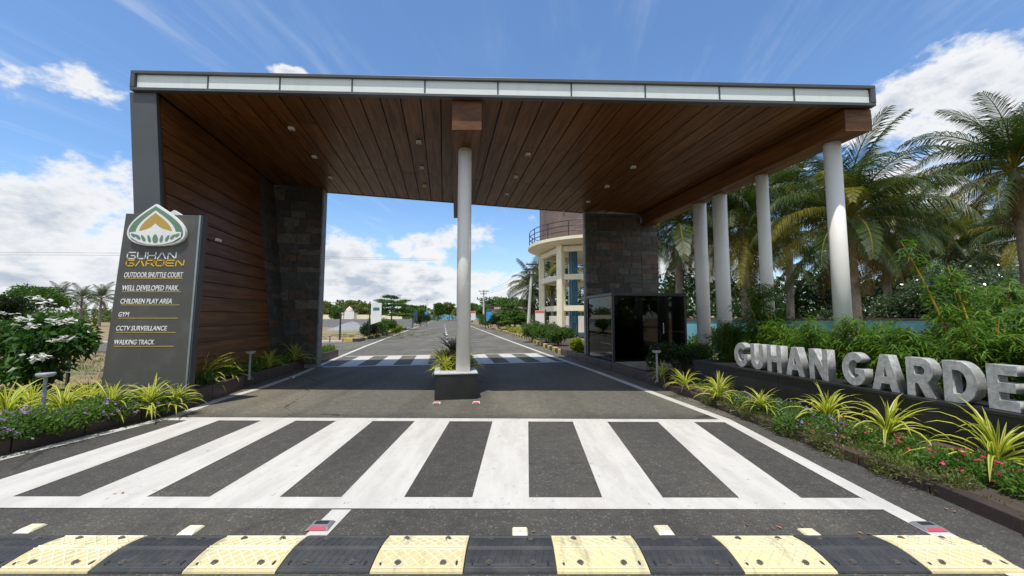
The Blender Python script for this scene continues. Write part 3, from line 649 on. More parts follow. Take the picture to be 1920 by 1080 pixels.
GLY = {   # outlines in a unit-high box: width, splines
    'G': (.92, [arc(.48, .5, .48, .5, 38, 322, 26) + [(.90, .22), (.90, .52), (.52, .52), (.52, .36), (.66, .36), (.66, .27)] + arc(.48, .5, .48 - T, .5 - T + .02, 305, 48, 22)]),
    'U': (.80, [[(0, 1), (0, .38)] + arc(.40, .38, .40, .38, 180, 360, 14)[1:-1] + [(.80, .38), (.80, 1), (.80 - T, 1), (.80 - T, .38)] + arc(.40, .38, .40 - T, .38 - T + .04, 360, 180, 10)[1:-1] + [(T, .38), (T, 1)]]),
    'H': (.82, [[(0, 0), (T, 0), (T, .38), (.82 - T, .38), (.82 - T, 0), (.82, 0), (.82, 1), (.82 - T, 1), (.82 - T, .62), (T, .62), (T, 1), (0, 1)]]),
    'A': (.96, [[(0, 0), (.27, 0), (.34, .2), (.62, .2), (.69, 0), (.96, 0), (.63, 1), (.33, 1)], [(.40, .39), (.48, .66), (.56, .39)]]),
    'N': (.84, [[(0, 0), (T - .02, 0), (T - .02, .56), (.84 - T, 0), (.84, 0), (.84, 1), (.86 - T, 1), (.86 - T, .44), (T, 1), (0, 1)]]),
    'R': (.84, [[(0, 0), (T, 0), (T, .34), (.34, .34), (.54, 0), (.86, 0), (.62, .38)] + arc(.48, .68, .32, .32, -40, 90, 10) + [(0, 1)], [(T, .56), (T, .79)] + arc(.46, .675, .1, .115, 90, -90, 6)]),
    'D': (.86, [[(0, 0), (.38, 0)] + arc(.38, .5, .48, .5, -90, 90, 16)[1:-1] + [(.38, 1), (0, 1)], [(T, .21), (T, .79), (.38, .79)] + arc(.38, .5, .48 - T, .29, 90, -90, 12)[1:-1] + [(.38, .21)]]),
    'E': (.68, [[(0, 0), (.68, 0), (.68, .22), (T, .22), (T, .40), (.62, .40), (.62, .61), (T, .61), (T, .78), (.68, .78), (.68, 1), (0, 1)]]),
}
ORD = 'first second'.split()
letters = [('G', 1378, 1424, 'leftmost'), ('U', 1412, 1437, ''), ('H', 1438, 1470, ''), ('A', 1472, 1506, ''), ('N', 1509, 1554, ''), ('G', 1581, 1649, ''), ('A', 1646, 1708, ''), ('R', 1709, 1765, ''), ('D', 1765, 1841, ''), ('E', 1844, 1914, ''), ('N', 1921, 2010, '')]
LAB = ['grey stone letter G at the far end of the black plinth', 'grey stone letter U on the black plinth', 'grey stone letter H on the black plinth', 'grey stone letter A of the farther word, left of the N', 'grey stone letter N ending the farther word',
       'grey stone letter G starting the nearer word', 'grey stone letter A of the nearer word, left of the R', 'grey stone letter R on the black plinth', 'grey stone letter D on the black plinth', 'grey stone letter E near the right edge', 'grey stone letter N cut off by the right edge of the view']
LU, LH, LD = 5.02, .405, .115
lay = []
for w0, w1, idx in ((1378, 1554, range(0, 5)), (1581, 1914, range(5, 10))):
    va, vb = v_at(w0, LU, .6), v_at(w1, LU, .6)
    tot = sum(GLY[letters[i][0]][0] for i in idx) + .24 * (len(idx) - 1); sc = (va - vb) / tot; v_ = va
    for i in idx:
        wd = GLY[letters[i][0]][0] * sc; lay.append((v_, sc)); v_ -= wd + .24 * sc
lay.append((v_, sc))
for i, (ch, a, b, _) in enumerate(letters):
    v0_, sc = lay[i]; wid, spl = GLY[ch]
    me = curve_mesh(spl, LD, .004); me.name = 'stone_letter'; me.materials.clear(); me.materials.append(M['grey_stone'])
    # glyph x runs along -v (towards the street end), y up, thickness along u
    mt_ = Matrix(((0, 0, -1, LU + LD / 2), (-sc, 0, 0, v0_), (0, LH, 0, .56), (0, 0, 0, 1)))
    me.transform(mt_)
    if mt_.to_3x3().determinant() < 0: me.flip_normals()
    o = link('stone_letter', me); o.matrix_world = Matrix.Rotation(GA, 4, 'Z')
    tag(o, LAB[i], 'letter', 'stone letters on the plinth')
# ================================================================== SPEED HUMP
hump = thing('speed_hump', 'black and yellow rubber speed hump across the road', 'speed hump', (0, 2.225, 0))
PROF = [(0, 0), (.004, .010), (.05, .020), (.11, .030), (.165, .034), (.195, .034), (.25, .030), (.31, .020), (.356, .010), (.36, 0)]
def hz_(y):
    for (a, b), (c, d) in zip(PROF[:-1], PROF[1:]):
        if a <= y <= c: return b + (d - b) * (y - a) / max(c - a, 1e-6)
    return 0
SW = .513
def seg_mesh(mat, nm):
    w0, w1 = .003, SW - .003; n = len(PROF)
    V = [(w0, y, z + .002) for y, z in PROF] + [(w1, y, z + .002) for y, z in PROF]
    F = [(i, n + i, n + i + 1, i + 1) for i in range(n - 1)] + [tuple(range(n)), tuple(range(2 * n - 1, n - 1, -1)), (0, n - 1, 2 * n - 1, n)]
    return meshdata(nm, (V, F), mat)
def ridges():
    parts = []
    pairs = ((.035, .160), (.200, .325))
    for y0, y1 in pairs:
        for sgn in (1, -1):
            for k in range(-2, 9):
                xs = .01 + k * .066; pts = []
                for q in range(7):
                    y = y0 + (y1 - y0) * q / 6; x = xs + (sgn * (y - (y0 + y1) / 2)) * 1.05 + .0
                    if .012 < x < SW - .012: pts.append((x, y, hz_(y) + .0025))
                if len(pts) > 1: parts.append(tube(pts, .0052, 4))
    for y in (.028, .168, .192, .332): parts.append(tube([(.008, y, hz_(y) + .003), (SW - .008, y, hz_(y) + .003)], .006, 4))
    return join(*parts)
ridge_me = meshdata('tread_pattern', ridges(), M['yelridge'])
rib_me = meshdata('tread_pattern', join(*[tube([(.008, y, hz_(y) + .002), (SW - .008, y, hz_(y) + .002)], .004, 4) for y in (.028, .05, .168, .18, .192, .315, .332)],
                  *[tube([(.03 + .045 * k, y0, hz_(y0) + .002), (.05 + .045 * k, y0 + .1, hz_(y0 + .1) + .002)], .0035, 4) for k in range(10) for y0 in (.05, .205)]), M['blk'])
ym, bm_ = seg_mesh(M['yel'], 'rubber_segment'), seg_mesh(M['blk'], 'rubber_segment')
bolt_me = meshdata('bolt', lathe([(.0, .0), (.019, .0), (.019, .004), (.012, .0045), (.012, .010), (.0, .010)], 12), M['bolt'])
slot_me = meshdata('bolt_slot', lathe([(.0, .0), (.013, .0), (.013, .003)], 10), M['darkmetal'])
for j in range(-9, 6):
    yl = j % 2 != 0
    sg = link('rubber_segment', ym if yl else bm_, hump, (-.268 + SW * j, random.uniform(-.003, .003), .0))
    link('tread_pattern', ridge_me if yl else rib_me, sg)
    for bx_ in (.13, .385):
        for by in (.062, .298):
            link('bolt', bolt_me, sg, (bx_ + random.uniform(-.01, .01), by, hz_(by) + .003), (0, 0, random.uniform(0, 3)))
    for bx_ in (.045, .47): link('bolt_slot', slot_me, sg, (bx_, .06, hz_(.06) + .003), None, (.5, 1.5, 1))
# ------------------------------------------------------------------ road studs
STL = ['yellow and white road stud nearest the left edge, before the speed hump', 'yellow and white road stud second from the left edge', 'yellow and white road stud just right of the middle', 'yellow and white road stud between the middle and right line', 'yellow and white road stud nearest the right edge line']
for (px, py), lb in zip(((57, 992), (358, 995), (975, 999), (1245, 995), (1520, 1001)), STL):
    c = Z(px, py); t = thing('road_stud', lb, 'road stud', (c.x, c.y, .001), 0, 'yellow road studs')
    obj('stud_body', hexa([(-.05, -.055, 0), (.05, -.055, 0), (.05, .055, 0), (-.05, .055, 0)], [(-.042, -.02, .011), (.042, -.02, .011), (.042, .045, .011), (-.042, .045, .011)]), M['yelridge'], t)
    obj('reflector', hexa([(-.043, -.054, .003), (.043, -.054, .003), (.043, -.05, .001), (-.043, -.05, .001)], [(-.037, -.024, .0115), (.037, -.024, .0115), (.037, -.020, .0105), (-.037, -.020, .0105)]), M['studw'], t)
for (px, py), rz, lb in (((601, 988), R(0), 'grey solar road stud with red lenses on the short lane line'), ((1742, 990), R(0), 'grey solar road stud with red lenses on the right edge line')):
    c = Z(px, py); t = thing('solar_road_stud', lb, 'road stud', (c.x, c.y, .006), rz, 'solar road studs')
    obj('stud_body', hexa([(-.075, -.06, 0), (.075, -.06, 0), (.075, .06, 0), (-.075, .06, 0)], [(-.06, -.03, .013), (.06, -.03, .013), (.06, .05, .013), (-.06, .05, .013)]), M['studg'], t)
    obj('solar_cell', box(-.045, .045, .0, .04, .0135, .0150), M['darkmetal'], t)
    obj('red_lens', hexa([(-.062, -.06, .003), (.062, -.06, .003), (.062, -.055, .001), (-.062, -.055, .001)], [(-.05, -.032, .0138), (.05, -.032, .0138), (.05, -.027, .012), (-.05, -.027, .012)]), M['studr'], t)
for (px, py), lb in (((819, 757), 'small red road stud at the left corner of the median planter'), ((893, 756), 'small red road stud at the right corner of the median planter'), ((546, 709), 'small red road stud on the left edge line')):
    c = Z(px, py); t = thing('red_road_stud', lb, 'road stud', (c.x, c.y, .005), 0, 'small red road studs')
    obj('stud_body', hexa([(-.06, -.05, 0), (.06, -.05, 0), (.06, .05, 0), (-.06, .05, 0)], [(-.05, -.02, .018), (.05, -.02, .018), (.05, .04, .018), (-.05, .04, .018)]), M['studw'], t)
    obj('red_lens', hexa([(-.052, -.051, .003), (.052, -.051, .003), (.052, -.046, .001), (-.052, -.046, .001)], [(-.044, -.022, .020), (.044, -.022, .020), (.044, -.015, .018), (-.044, -.015, .018)]), M['studr'], t)

# ================================================================== PYLON SIGN
SY = 6.02
def S(px, py, o=0.): q = D(px, py, SY); return (q.x, SY - o, q.z)
def foot(top, bot, z):  # extend an edge down to height z
    a, b = Vector(top), Vector(bot); k = (z - a.z) / (b.z - a.z); return tuple(a + (b - a) * k)
TL, TR, BL, BR = S(236, 400), S(374, 404), S(193, 697), S(348, 712)
bl, br = foot(TL, BL, .245), foot(TR, BR, .245)
sg = thing('pylon_sign', 'tall leaning charcoal pylon sign with lotus emblem listing amenities', 'sign', (bl[0], SY, .245))
O = Vector((bl[0], SY, .245))
def loc(p): return tuple(Vector(p) - O)
th_ = .115
bk = lambda p: (p[0], p[1] + th_, p[2])
obj('sign_board', hexa([loc(x) for x in (bl, br, bk(br), bk(bl))], [loc(x) for x in (TL, TR, bk(TR), bk(TL))]), M['signgrey'], sg, bevel=.006)
e0, e1 = Vector(TR), Vector(br)
obj('edge_trim', hexa([loc(x) for x in (e1 + Vector((.002, -.006, 0)), e1 + Vector((.03, -.006, 0)), e1 + Vector((.03, .004, 0)), e1 + Vector((.002, .004, 0)))], [loc(x) for x in (e0 + Vector((.002, -.006, 0)), e0 + Vector((.03, -.006, 0)), e0 + Vector((.03, .004, 0)), e0 + Vector((.002, .004, 0)))]), M['signtrim'], sg)
obj('side_panel', hexa([loc(x) for x in (e1 + Vector((.003, .006, 0)), e1 + Vector((.05, .006, 0)), e1 + Vector((.05, th_, 0)), e1 + Vector((.003, th_, 0)))], [loc(x) for x in (e0 + Vector((.003, .006, 0)), e0 + Vector((.05, .006, 0)), e0 + Vector((.05, th_, 0)), e0 + Vector((.003, th_, 0)))]), M['metal'], sg)
def text_part(body, px0, px1, py0, py1, mat, shear=.18, bold=.012):
    cu = bpy.data.curves.new('t', 'FONT'); cu.body = body; cu.size = 1; cu.extrude = .004; cu.shear = shear; cu.offset = bold; cu.resolution_u = 3
    o = bpy.data.objects.new('t', cu); C.objects.link(o); dg = bpy.context.evaluated_depsgraph_get(); dg.update()
    me = bpy.data.meshes.new_from_object(o.evaluated_get(dg)); bpy.data.objects.remove(o); bpy.data.curves.remove(cu)
    co = np.empty(len(me.vertices) * 3, 'f'); me.vertices.foreach_get('co', co); co = co.reshape(-1, 3)
    lo, hi = co.min(0), co.max(0)
    a = Vector(S(px0, py1)); b = Vector(S(px1, py0))
    out = np.empty_like(co)
    out[:, 0] = (co[:, 0] - lo[0]) / (hi[0] - lo[0]) * (b.x - a.x) + a.x - O.x
    out[:, 2] = (co[:, 1] - lo[1]) / (hi[1] - lo[1]) * (b.z - a.z) + a.z - O.z
    out[:, 1] = -.001 - (co[:, 2] - lo[2]) * .5
    me.vertices.foreach_set('co', out.ravel()); me.flip_normals(); me.update(); me.name = 'lettering'
    me.materials.clear(); me.materials.append(mat); return link('lettering', me, sg)
rows = [("OUTDOOR SHUTTLE COURT", 233, 344, 510.5, 520.5, 522.3, 233, 343), ("WELL DEVELOPED PARK.", 229.5, 336, 535, 545, 547.3, 229, 339.5), ("CHILDREN PLAY AREA", 226, 323, 560, 569.5, 572, 227, 337),
        ("GYM", 222.5, 243, 585, 594, 596.8, 222, 333), ("CCTV SURVEILLANCE", 218, 314, 611, 620, 623.4, 218, 330), ("WALKING TRACK", 214.5, 290, 637, 646, 649.5, 214, 326)]
for tx, x0, x1, y0, y1, ly, lx0, lx1 in rows:
    text_part(tx, x0, x1, y0, y1, M['white'])
    a, b = S(lx0, ly + .5), S(lx1, ly - .6)
    obj('underline', box(a[0] - O.x, b[0] - O.x, -.004, -.0005, a[2] - O.z, a[2] - O.z + .012), M['ochre'], sg)
STRK = {'G': [[(1, 1), (.14, 1), (0, .86), (0, .14), (.14, 0), (1, 0), (1, .5), (.5, .5)]], 'U': [[(0, 1), (0, .14), (.14, 0), (.86, 0), (1, .14), (1, 1)]], 'H': [[(0, 0), (0, 1)], [(1, 0), (1, 1)], [(0, .5), (1, .5)]],
        'A': [[(0, 0), (.45, 1), (.55, 1), (1, 0)]], 'N': [[(0, 0), (0, 1), (.08, 1), (.92, 0), (1, 0), (1, 1)]], 'R': [[(0, 0), (0, 1), (.88, 1), (1, .88), (1, .52), (.88, .4), (.1, .4)], [(.5, .4), (1, 0)]],
        'D': [[(0, 0), (0, 1), (.82, 1), (1, .82), (1, .18), (.82, 0), (0, 0)]], 'E': [[(1, 1), (0, 1), (0, 0), (1, 0)], [(0, .5), (.92, .5)]]}
def stroke_word(word, px0, px1, py0, py1, mat, wpx=1.9):
    n = len(word); gapf = .30; cw = (px1 - px0) / (n + gapf * (n - 1))
    for i, ch in enumerate(word):
        parts = []; x0 = px0 + i * cw * (1 + gapf)
        for ln in STRK[ch]:
            pts = [(x0 + a * cw + (b - .5) * 1.5, py1 - b * (py1 - py0)) for a, b in ln]
            for (ax, ay), (bx, by) in zip(pts[:-1], pts[1:]):
                d = Vector((bx - ax, by - ay)); l_ = d.length; d /= max(l_, 1e-6); nn = Vector((-d.y, d.x)) * wpx / 2; e = d * wpx * .45
                q = [Vector((ax, ay)) - e - nn, Vector((bx, by)) + e - nn, Vector((bx, by)) + e + nn, Vector((ax, ay)) - e + nn]
                f = [loc(S(p.x, p.y, .006)) for p in q]; g = [loc(S(p.x, p.y, .0)) for p in q]
                parts.append((f + g, [(0, 1, 2, 3), (4, 7, 6, 5), (0, 4, 5, 1), (1, 5, 6, 2), (2, 6, 7, 3), (3, 7, 4, 0)]))
        obj('logo_letter', join(*parts), mat, sg)
stroke_word('GUHAN', 239.5, 330.5, 473.5, 485, M['white']); stroke_word('GARDEN', 237.5, 345, 488.2, 498.5, M['yellow'])
def plate(pxpts, o0, o1, mat, name, parent=sg):
    n = len(pxpts); f = [loc(S(x, y, o1)) for x, y in pxpts]; b = [loc(S(x, y, o0)) for x, y in pxpts]
    return obj(name, (f + b, [tuple(range(n))] + [(i, n + i, n + (i + 1) % n, (i + 1) % n) for i in range(n)]), mat, parent)
def dome(cx, top, bot, hw, flat=.62, n=16, bulge=1.):
    """pointed onion outline in photo columns: apex at top, widest at `flat`, rounded foot"""
    P = []; H = bot - top; yw = top + H * flat
    for i in range(n + 1):
        t = i / n; P.append((cx + hw * math.sin(t * math.pi / 2), top + (yw - top) * t))
    for i in range(1, n + 1):
        a = math.pi / 2 * i / n; P.append((cx + hw * math.cos(a) ** .75 if i < n else cx, yw + (bot - yw) * math.sin(a)))
    Lh = [(2 * cx - x, y) for x, y in reversed(P[1:-1])]
    return P + Lh
def lean_pts(P, k=.0): return P
emb = plate(dome(298, 384, 462, 54, .70), .002, .05, M['white'], 'emblem')
plate(dome(298, 388.5, 459, 50.5, .70), .0505, .054, M['green'], 'emblem_arch', emb)
plate(dome(298, 396.5, 456, 37.5, .72), .0545, .057, M['white'], 'emblem_field', emb)
dpts = dome(298, 401, 446, 30.5, .80, 14)
dp = [p for p in dpts if p[1] <= 436] ; dp = [p for p in dp]
rt = [p for p in dp if p[0] >= 298]; lf = [p for p in dp if p[0] < 298]
rt.sort(key=lambda p: p[1]); lf.sort(key=lambda p: -p[1])
notch = [(318, 434), (307, 428), (298, 421.5), (289, 428), (278, 434)]
plate(rt + notch + lf, .0575, .060, M['gold'], 'emblem_dome', emb)
white_base = [(250, 437), (266, 436), (282, 431.5), (290, 428), (298, 421), (306, 428), (314, 431.5), (330, 436), (346, 437)] + [(345, 446), (330, 455), (312, 459.5), (298, 460.5), (284, 459.5), (266, 455), (251, 446)]
plate(white_base, .0605, .0625, M['white'], 'emblem_base', emb)
for k, (cx, cy, a, hgt) in enumerate(((298, 449, 0, 17), (286.5, 449, -14, 14.5), (309.5, 449, 14, 14.5), (275.5, 448, -30, 14), (320.5, 448, 30, 14), (265.5, 445.5, -44, 13), (330.5, 445.5, 44, 13), (257, 442.5, -56, 10), (339, 442.5, 56, 10))):
    wd = 7.2 if k == 0 else 4.0; pts = []
    for i in range(12):
        t = 2 * math.pi * i / 12; x = wd * .72 * math.sin(t) * (1 - .25 * math.cos(t)); y = -hgt / 2 * math.cos(t)
        pts.append((cx + x * math.cos(R(a)) - y * math.sin(R(a)), cy + x * math.sin(R(a)) + y * math.cos(R(a))))
    plate(pts, .063, .065, M['green'], 'lotus_petal', emb)
# the same emblem's twin on the far face shows over the top edge
back = dome(308, 390, 462, 52, .7)
n = len(back); fpts = [(lambda q: (q[0] - O.x + .05, th_ + .002, q[2] - O.z))(S(x, y)) for x, y in back]; bpts = [(p[0], th_ + .05, p[2]) for p in fpts]
obj('emblem', (fpts + bpts, [tuple(range(n)), tuple(range(2 * n - 1, n - 1, -1))] + [(i, n + i, n + (i + 1) % n, (i + 1) % n) for i in range(n)]), M['white'], sg)

# ================================================================== BOLLARD LAMPS
def bollard(loc_, h, lb, s=1.):
    t = thing('bollard_lamp', lb, 'lamp', loc_, random.uniform(0, 3), 'flat headed bollard lamps')
    obj('post', lathe([(.045 * s, 0), (.045 * s, .02), (.032 * s, .022), (.026 * s, h - .03)], 16), M['lamp'], t, smooth=False)
    hd = obj('lamp_head', lathe([(.03 * s, h - .03), (.118 * s, h - .024), (.125 * s, h - .016), (.125 * s, h + .002), (.115 * s, h + .008)], 24), M['lamp'], t)
    obj('diffuser', lathe([(.10 * s, h - .034), (.10 * s, h - .026)], 20), M['fix'], hd)
c = D(80, 770, 4.75); bollard((c.x, c.y, .1), .62, 'flat headed bollard lamp in front of the white flowering shrub', .68)
c = D(468, 690, 7.9); bollard((c.x, c.y, .15), .56, 'flat headed bollard lamp in front of the timber wall', .72)
c = D(618, 650, 14.0); bollard((c.x, c.y, .15), .60, 'flat headed bollard lamp at the far end of the left planter', .72)
c = D(1232, 690, 7.95); bollard((c.x, c.y, .1), .62, 'flat headed bollard lamp between the booth and the letter plinth', .72)

# ================================================================== WATER TOWER
TYc = 29.0; tc_ = D(1112, 600, TYc); TX = tc_.x
def tz(py, y=TYc): return D(1000, py, y).z
tw = thing('water_tower', 'cream framed water tower with brown round tank and walkway behind the gate', 'water tower', (TX, TYc, 0))
slabz = tz(455, 26.5); tr_ = 3.95; sr = 4.85
obj('tank', lathe([(tr_, slabz + .14), (tr_, slabz + 4.6), (tr_ - .5, slabz + 5.0), (.3, slabz + 5.5)], 56), M['tank'], tw, smooth=False)
obj('walkway_slab', lathe([(sr - .5, slabz - .25), (sr, slabz - .08), (sr, slabz + .12), (sr - .3, slabz + .13)], 64), M['cream'], tw)
cr_ = 3.85; cw = .22
for k in range(6):
    a = R(225 + 60 * k); x, y = cr_ * math.cos(a), cr_ * math.sin(a)
    o = obj('tower_column', box(-cw, cw, -cw, cw, 0, slabz - .2), M['cream'], tw, bevel=.03, loc=(x, y, 0), rot=(0, 0, a))
    a2 = R(225 + 60 * (k + 1)); x2, y2 = cr_ * math.cos(a2), cr_ * math.sin(a2)
    for zb in (tz(578, 26.4), tz(520, 26.4), slabz - .5):
        d = Vector((x2 - x, y2 - y, 0)); ln = d.length; an = math.atan2(d.y, d.x)
        obj('ring_beam', box(.2, ln - .2, -.15, .15, -.18, .18), M['cream'], tw, loc=(x, y, zb), rot=(0, 0, an))
rr = sr - .12
for hh in (.35, .7, 1.05): obj('guard_rail', tube([(rr * math.cos(R(q)), rr * math.sin(R(q)), slabz + .12 + hh) for q in range(0, 361, 6)], .028, 6, False), M['darkmetal'], tw)
for q in range(0, 360, 20): obj('rail_post', box(-.03, .03, -.03, .03, 0, 1.06), M['darkmetal'], tw, loc=(rr * math.cos(R(q)), rr * math.sin(R(q)), slabz + .121))
for k, px in enumerate((1069, 1074, 1078.5, 1083)):
    q = D(px, 560, 27.5); obj('riser_pipe', tube([(q.x - TX, q.y - TYc + .1 * k, 0), (q.x - TX, q.y - TYc + .1 * k, slabz - .3)], .075, 10), M['blue'], tw)
obj('pipe_valve', join(box(-1.9, -1.55, -1.75, -1.45, 1.0, 1.5)), M['blue'], tw)

# ================================================================== PLANTS: generic pieces
def ribbon_leaf(name, L_, wd, el0, curl, mats, seg=6, stripes=True):
    """long strap leaf in the xz plane, from the origin along +x"""
    pts = []; x = z = 0.; a = el0
    for i in range(seg + 1):
        pts.append((x, z, a)); st = L_ / seg; x += math.cos(a) * st; z += math.sin(a) * st; a -= curl / seg * (.5 + i / seg)
    V, F, mi = [], [], []
    for i, (x, z, a) in enumerate(pts):
        t = i / seg; w_ = wd * (.55 + .9 * t if t < .3 else .82 * (1 - ((t - .3) / .7) ** 2.2) + .03) * .5
        nx, nz = -math.sin(a), math.cos(a)
        for q, up in ((-1, .35), (-.38, .0), (.38, .0), (1, .35)): V.append((x + nx * up * w_, q * w_, z + nz * up * w_))
    for i in range(seg):
        for s_ in range(3):
            F.append((4 * i + s_, 4 * (i + 1) + s_, 4 * (i + 1) + s_ + 1, 4 * i + s_ + 1)); mi.append(1 if s_ == 1 else 0)
    return meshdata(name, (V, F), mats, True, mi)
VM = [L['vy'], L['vg']]
leaf_var = [ribbon_leaf('leaf', .64, .042, R(e), R(c_), VM) for e, c_ in ((82, 40), (74, 85), (66, 120), (56, 135), (44, 130), (32, 120), (16, 90), (68, 70))]
dead_leaf = ribbon_leaf('leaf', .55, .030, R(12), R(70), [L['palmd'], L['palmd']])
def rosette(label, p, s=1., n=46, group='variegated strap leaf plants', name='variegated_plant', var=None):
    t = thing(name, label, 'plant', p, random.uniform(0, 6), group); var = var or leaf_var
    n = int(n * random.uniform(.8, 1.15)); t.rotation_euler.x = random.uniform(-.14, .14); t.rotation_euler.y = random.uniform(-.14, .14)
    for k in range(random.randint(2, 4)): link('leaf', dead_leaf, t, (0, 0, .02), (0, random.uniform(-.1, .2), random.uniform(0, 6.28)), s * random.uniform(.6, .9))
    for i in range(n):
        f = i / n; idx = min(len(var) - 2, int(f * (len(var) - 1)))
        if random.random() < .12: idx = len(var) - 1
        link('leaf', var[idx], t, (random.uniform(-.015, .015), random.uniform(-.015, .015), .02 + .05 * (1 - f)), (random.uniform(-.12, .12), random.uniform(-.1, .1), i * 2.39996 + random.uniform(-.3, .3)), s * random.uniform(.75, 1.18) * (1 - .25 * (f < .2)))
    return t
# palm fronds
def frond(name, L_, el0, droop, mat, nl=70, hang=.8, lw=.038, ll=.29, rach=True):
    V, F = [], []; seg = 12; pts = []; x = z = 0.; a = el0
    for i in range(seg + 1):
        pts.append(Vector((x, 0, z))); st = L_ / seg; x += math.cos(a) * st; z += math.sin(a) * st; a -= droop / seg * (.35 + 1.3 * i / seg)
    mi = []
    def at(t):
        q = t * seg; i = min(seg - 1, int(q)); return pts[i].lerp(pts[i + 1], q - i), (pts[i + 1] - pts[i]).normalized()
    v, f = tube(pts, [.035 * L_ / 4 * (1 - .85 * i / seg) + .004 for i in range(seg + 1)], 5); V += v; F += f; mi += [1] * len(f)
    for s_ in (-1, 1):
        for k in range(nl):
            t = .14 + .86 * (k + random.random() * .6) / nl; p, d = at(min(t, .995))
            l_ = L_ * ll * (math.sin(math.pi * min(1, .18 + .80 * t)) ** .6) * random.uniform(.85, 1.1)
            side = Vector((0, s_, 0)); nrm = d.cross(side) * s_; nrm = Vector((-d.z, 0, d.x))
            fw = .55 + .5 * t
            dirn = (d * fw + side * (1.0 - .2 * t) - nrm * .05).normalized(); dirn2 = (dirn + Vector((0, 0, -1)) * hang * random.uniform(.4, 1.6)).normalized()
            m_ = p + dirn * l_ * .45; e = m_ + dirn2 * l_ * .55
            wv = d * lw * L_ / 4 * .5
            k0 = len(V); V += [p - wv * .6, p + wv * .6, m_ + wv, m_ - wv, e]; F += [(k0, k0 + 1, k0 + 2, k0 + 3), (k0 + 3, k0 + 2, k0 + 4)]; mi += [0, 0]
    return meshdata(name, ([tuple(q) for q in V], F), [mat, L['palmy']], False, mi)
PF = {}
for kind, mt_ in (('g', L['palm']), ('y', L['palmy']), ('d', L['palmd'])):
    PF[kind] = [frond('frond', 4., R(e), R(dr_), mt_, hang=hg) for e, dr_, hg in ((80, 60, .5), (62, 110, .9), (42, 125, 1.3), (18, 105, 1.7), (-12, 70, 1.9), (-42, 40, 1.5))]
def palm(label, x, y, zc, s=1., n=24, group='coconut palms', lean_=(0, 0), yel=.2, dry=3, tr=.16):
    t = thing('coconut_palm', label, 'palm', (x, y, 0), 0, group)
    top = Vector((lean_[0], lean_[1], zc)); pts = [Vector((lean_[0] * (q / 8) ** 1.6, lean_[1] * (q / 8) ** 1.6, zc * q / 8)) for q in range(9)]
    rp, rr_ = [], []
    for q in range(33):
        k = q / 32 * 8; i = min(7, int(k)); rp.append(pts[i].lerp(pts[i + 1], k - i)); rr_.append((tr * (1.25 - .45 * q / 32)) * (1.04 if q % 2 else .97))
    obj('trunk', tube(rp, rr_, 12), M['palmbark'], t, smooth=False)
    for i in range(n):
        f = i / n; idx = min(5, int(f * 5.4)); kind = 'y' if random.random() < yel * (.4 + f) else 'g'
        link('frond', PF[kind][idx], t, top, (random.uniform(-.15, .15), random.uniform(-.08, .08), i * 2.39996 + random.uniform(-.25, .25)), s * random.uniform(.82, 1.12))
    for i in range(dry): link('frond', PF['d'][5], t, top - Vector((0, 0, .1)), (random.uniform(-.2, .2), random.uniform(.1, .75), random.uniform(0, 6.28)), s * random.uniform(.5, .85))
    return t
# ================================================================== PLANTING IN THE BEDS
RL = [((12, 752), 4.65, .95, 'variegated plant at the left edge, left of the bollard lamp'), ((118, 748), 5.0, .85, 'variegated plant just right of the near bollard lamp'), ((208, 735), 5.15, .86, 'variegated plant at the left foot of the pylon sign'),
      ((60, 742), 5.25, .78, 'variegated plant behind the near bollard lamp'), ((162, 738), 5.5, .7, 'variegated plant under the right side of the white flowering shrub'), ((330, 722), 5.6, .6, 'small variegated plant below the right corner of the pylon sign'),
      ((285, 722), 5.45, .74, 'variegated plant in front of the pylon sign'), ((383, 708), 7.2, 1.0, 'variegated plant right beside the pylon sign'), ((425, 697), 7.7, .8, 'variegated plant left of the lamp under the timber wall'), ((505, 690), 8.9, .75, 'variegated plant right of the lamp under the timber wall'),
      ((552, 672), 10.3, .95, 'variegated plant at the foot of the left slate wall')]
for (px, py), d, s_, lb in RL:
    q = D(px, py, d); rosette(lb, (q.x, q.y, .13 if q.y < 5.9 else .24), s_)
RR = [((1242, 700), 8.0, .66, 'variegated plant beside the bollard lamp near the booth'), ((1284, 712), 6.95, .62, 'variegated plant at the far end of the right bed'), ((1346, 728), 6.1, .74, 'variegated plant below the far word of stone letters'), ((1428, 752), 5.35, .52, 'small variegated plant below the letter N'),
      ((1548, 775), 4.75, .78, 'variegated plant below the gap between the two stone words'), ((1662, 815), 4.15, .80, 'variegated plant below the letters A and R'), ((1868, 905), 3.35, .88, 'variegated plant nearest the right edge, below the letter E')]
for (px, py), d, s_, lb in RR:
    q = D(px, py, d); rosette(lb, (q.x, q.y, .14), s_)
MP = ['left of the middle column', 'right of the middle column', 'left, second row behind the column', 'right, second row behind the column', 'left, third row behind the column', 'right, third row behind the column', 'left, at the far end', 'right, at the far end']
for k in range(8):
    q = W(.225 + (-.2 if k % 2 == 0 else .2) + random.uniform(-.04, .04), 7.3 + .42 * (k // 2), .40); rosette('variegated plant in the median planter, ' + MP[k], q, .66, 34, 'plants filling the median planter')
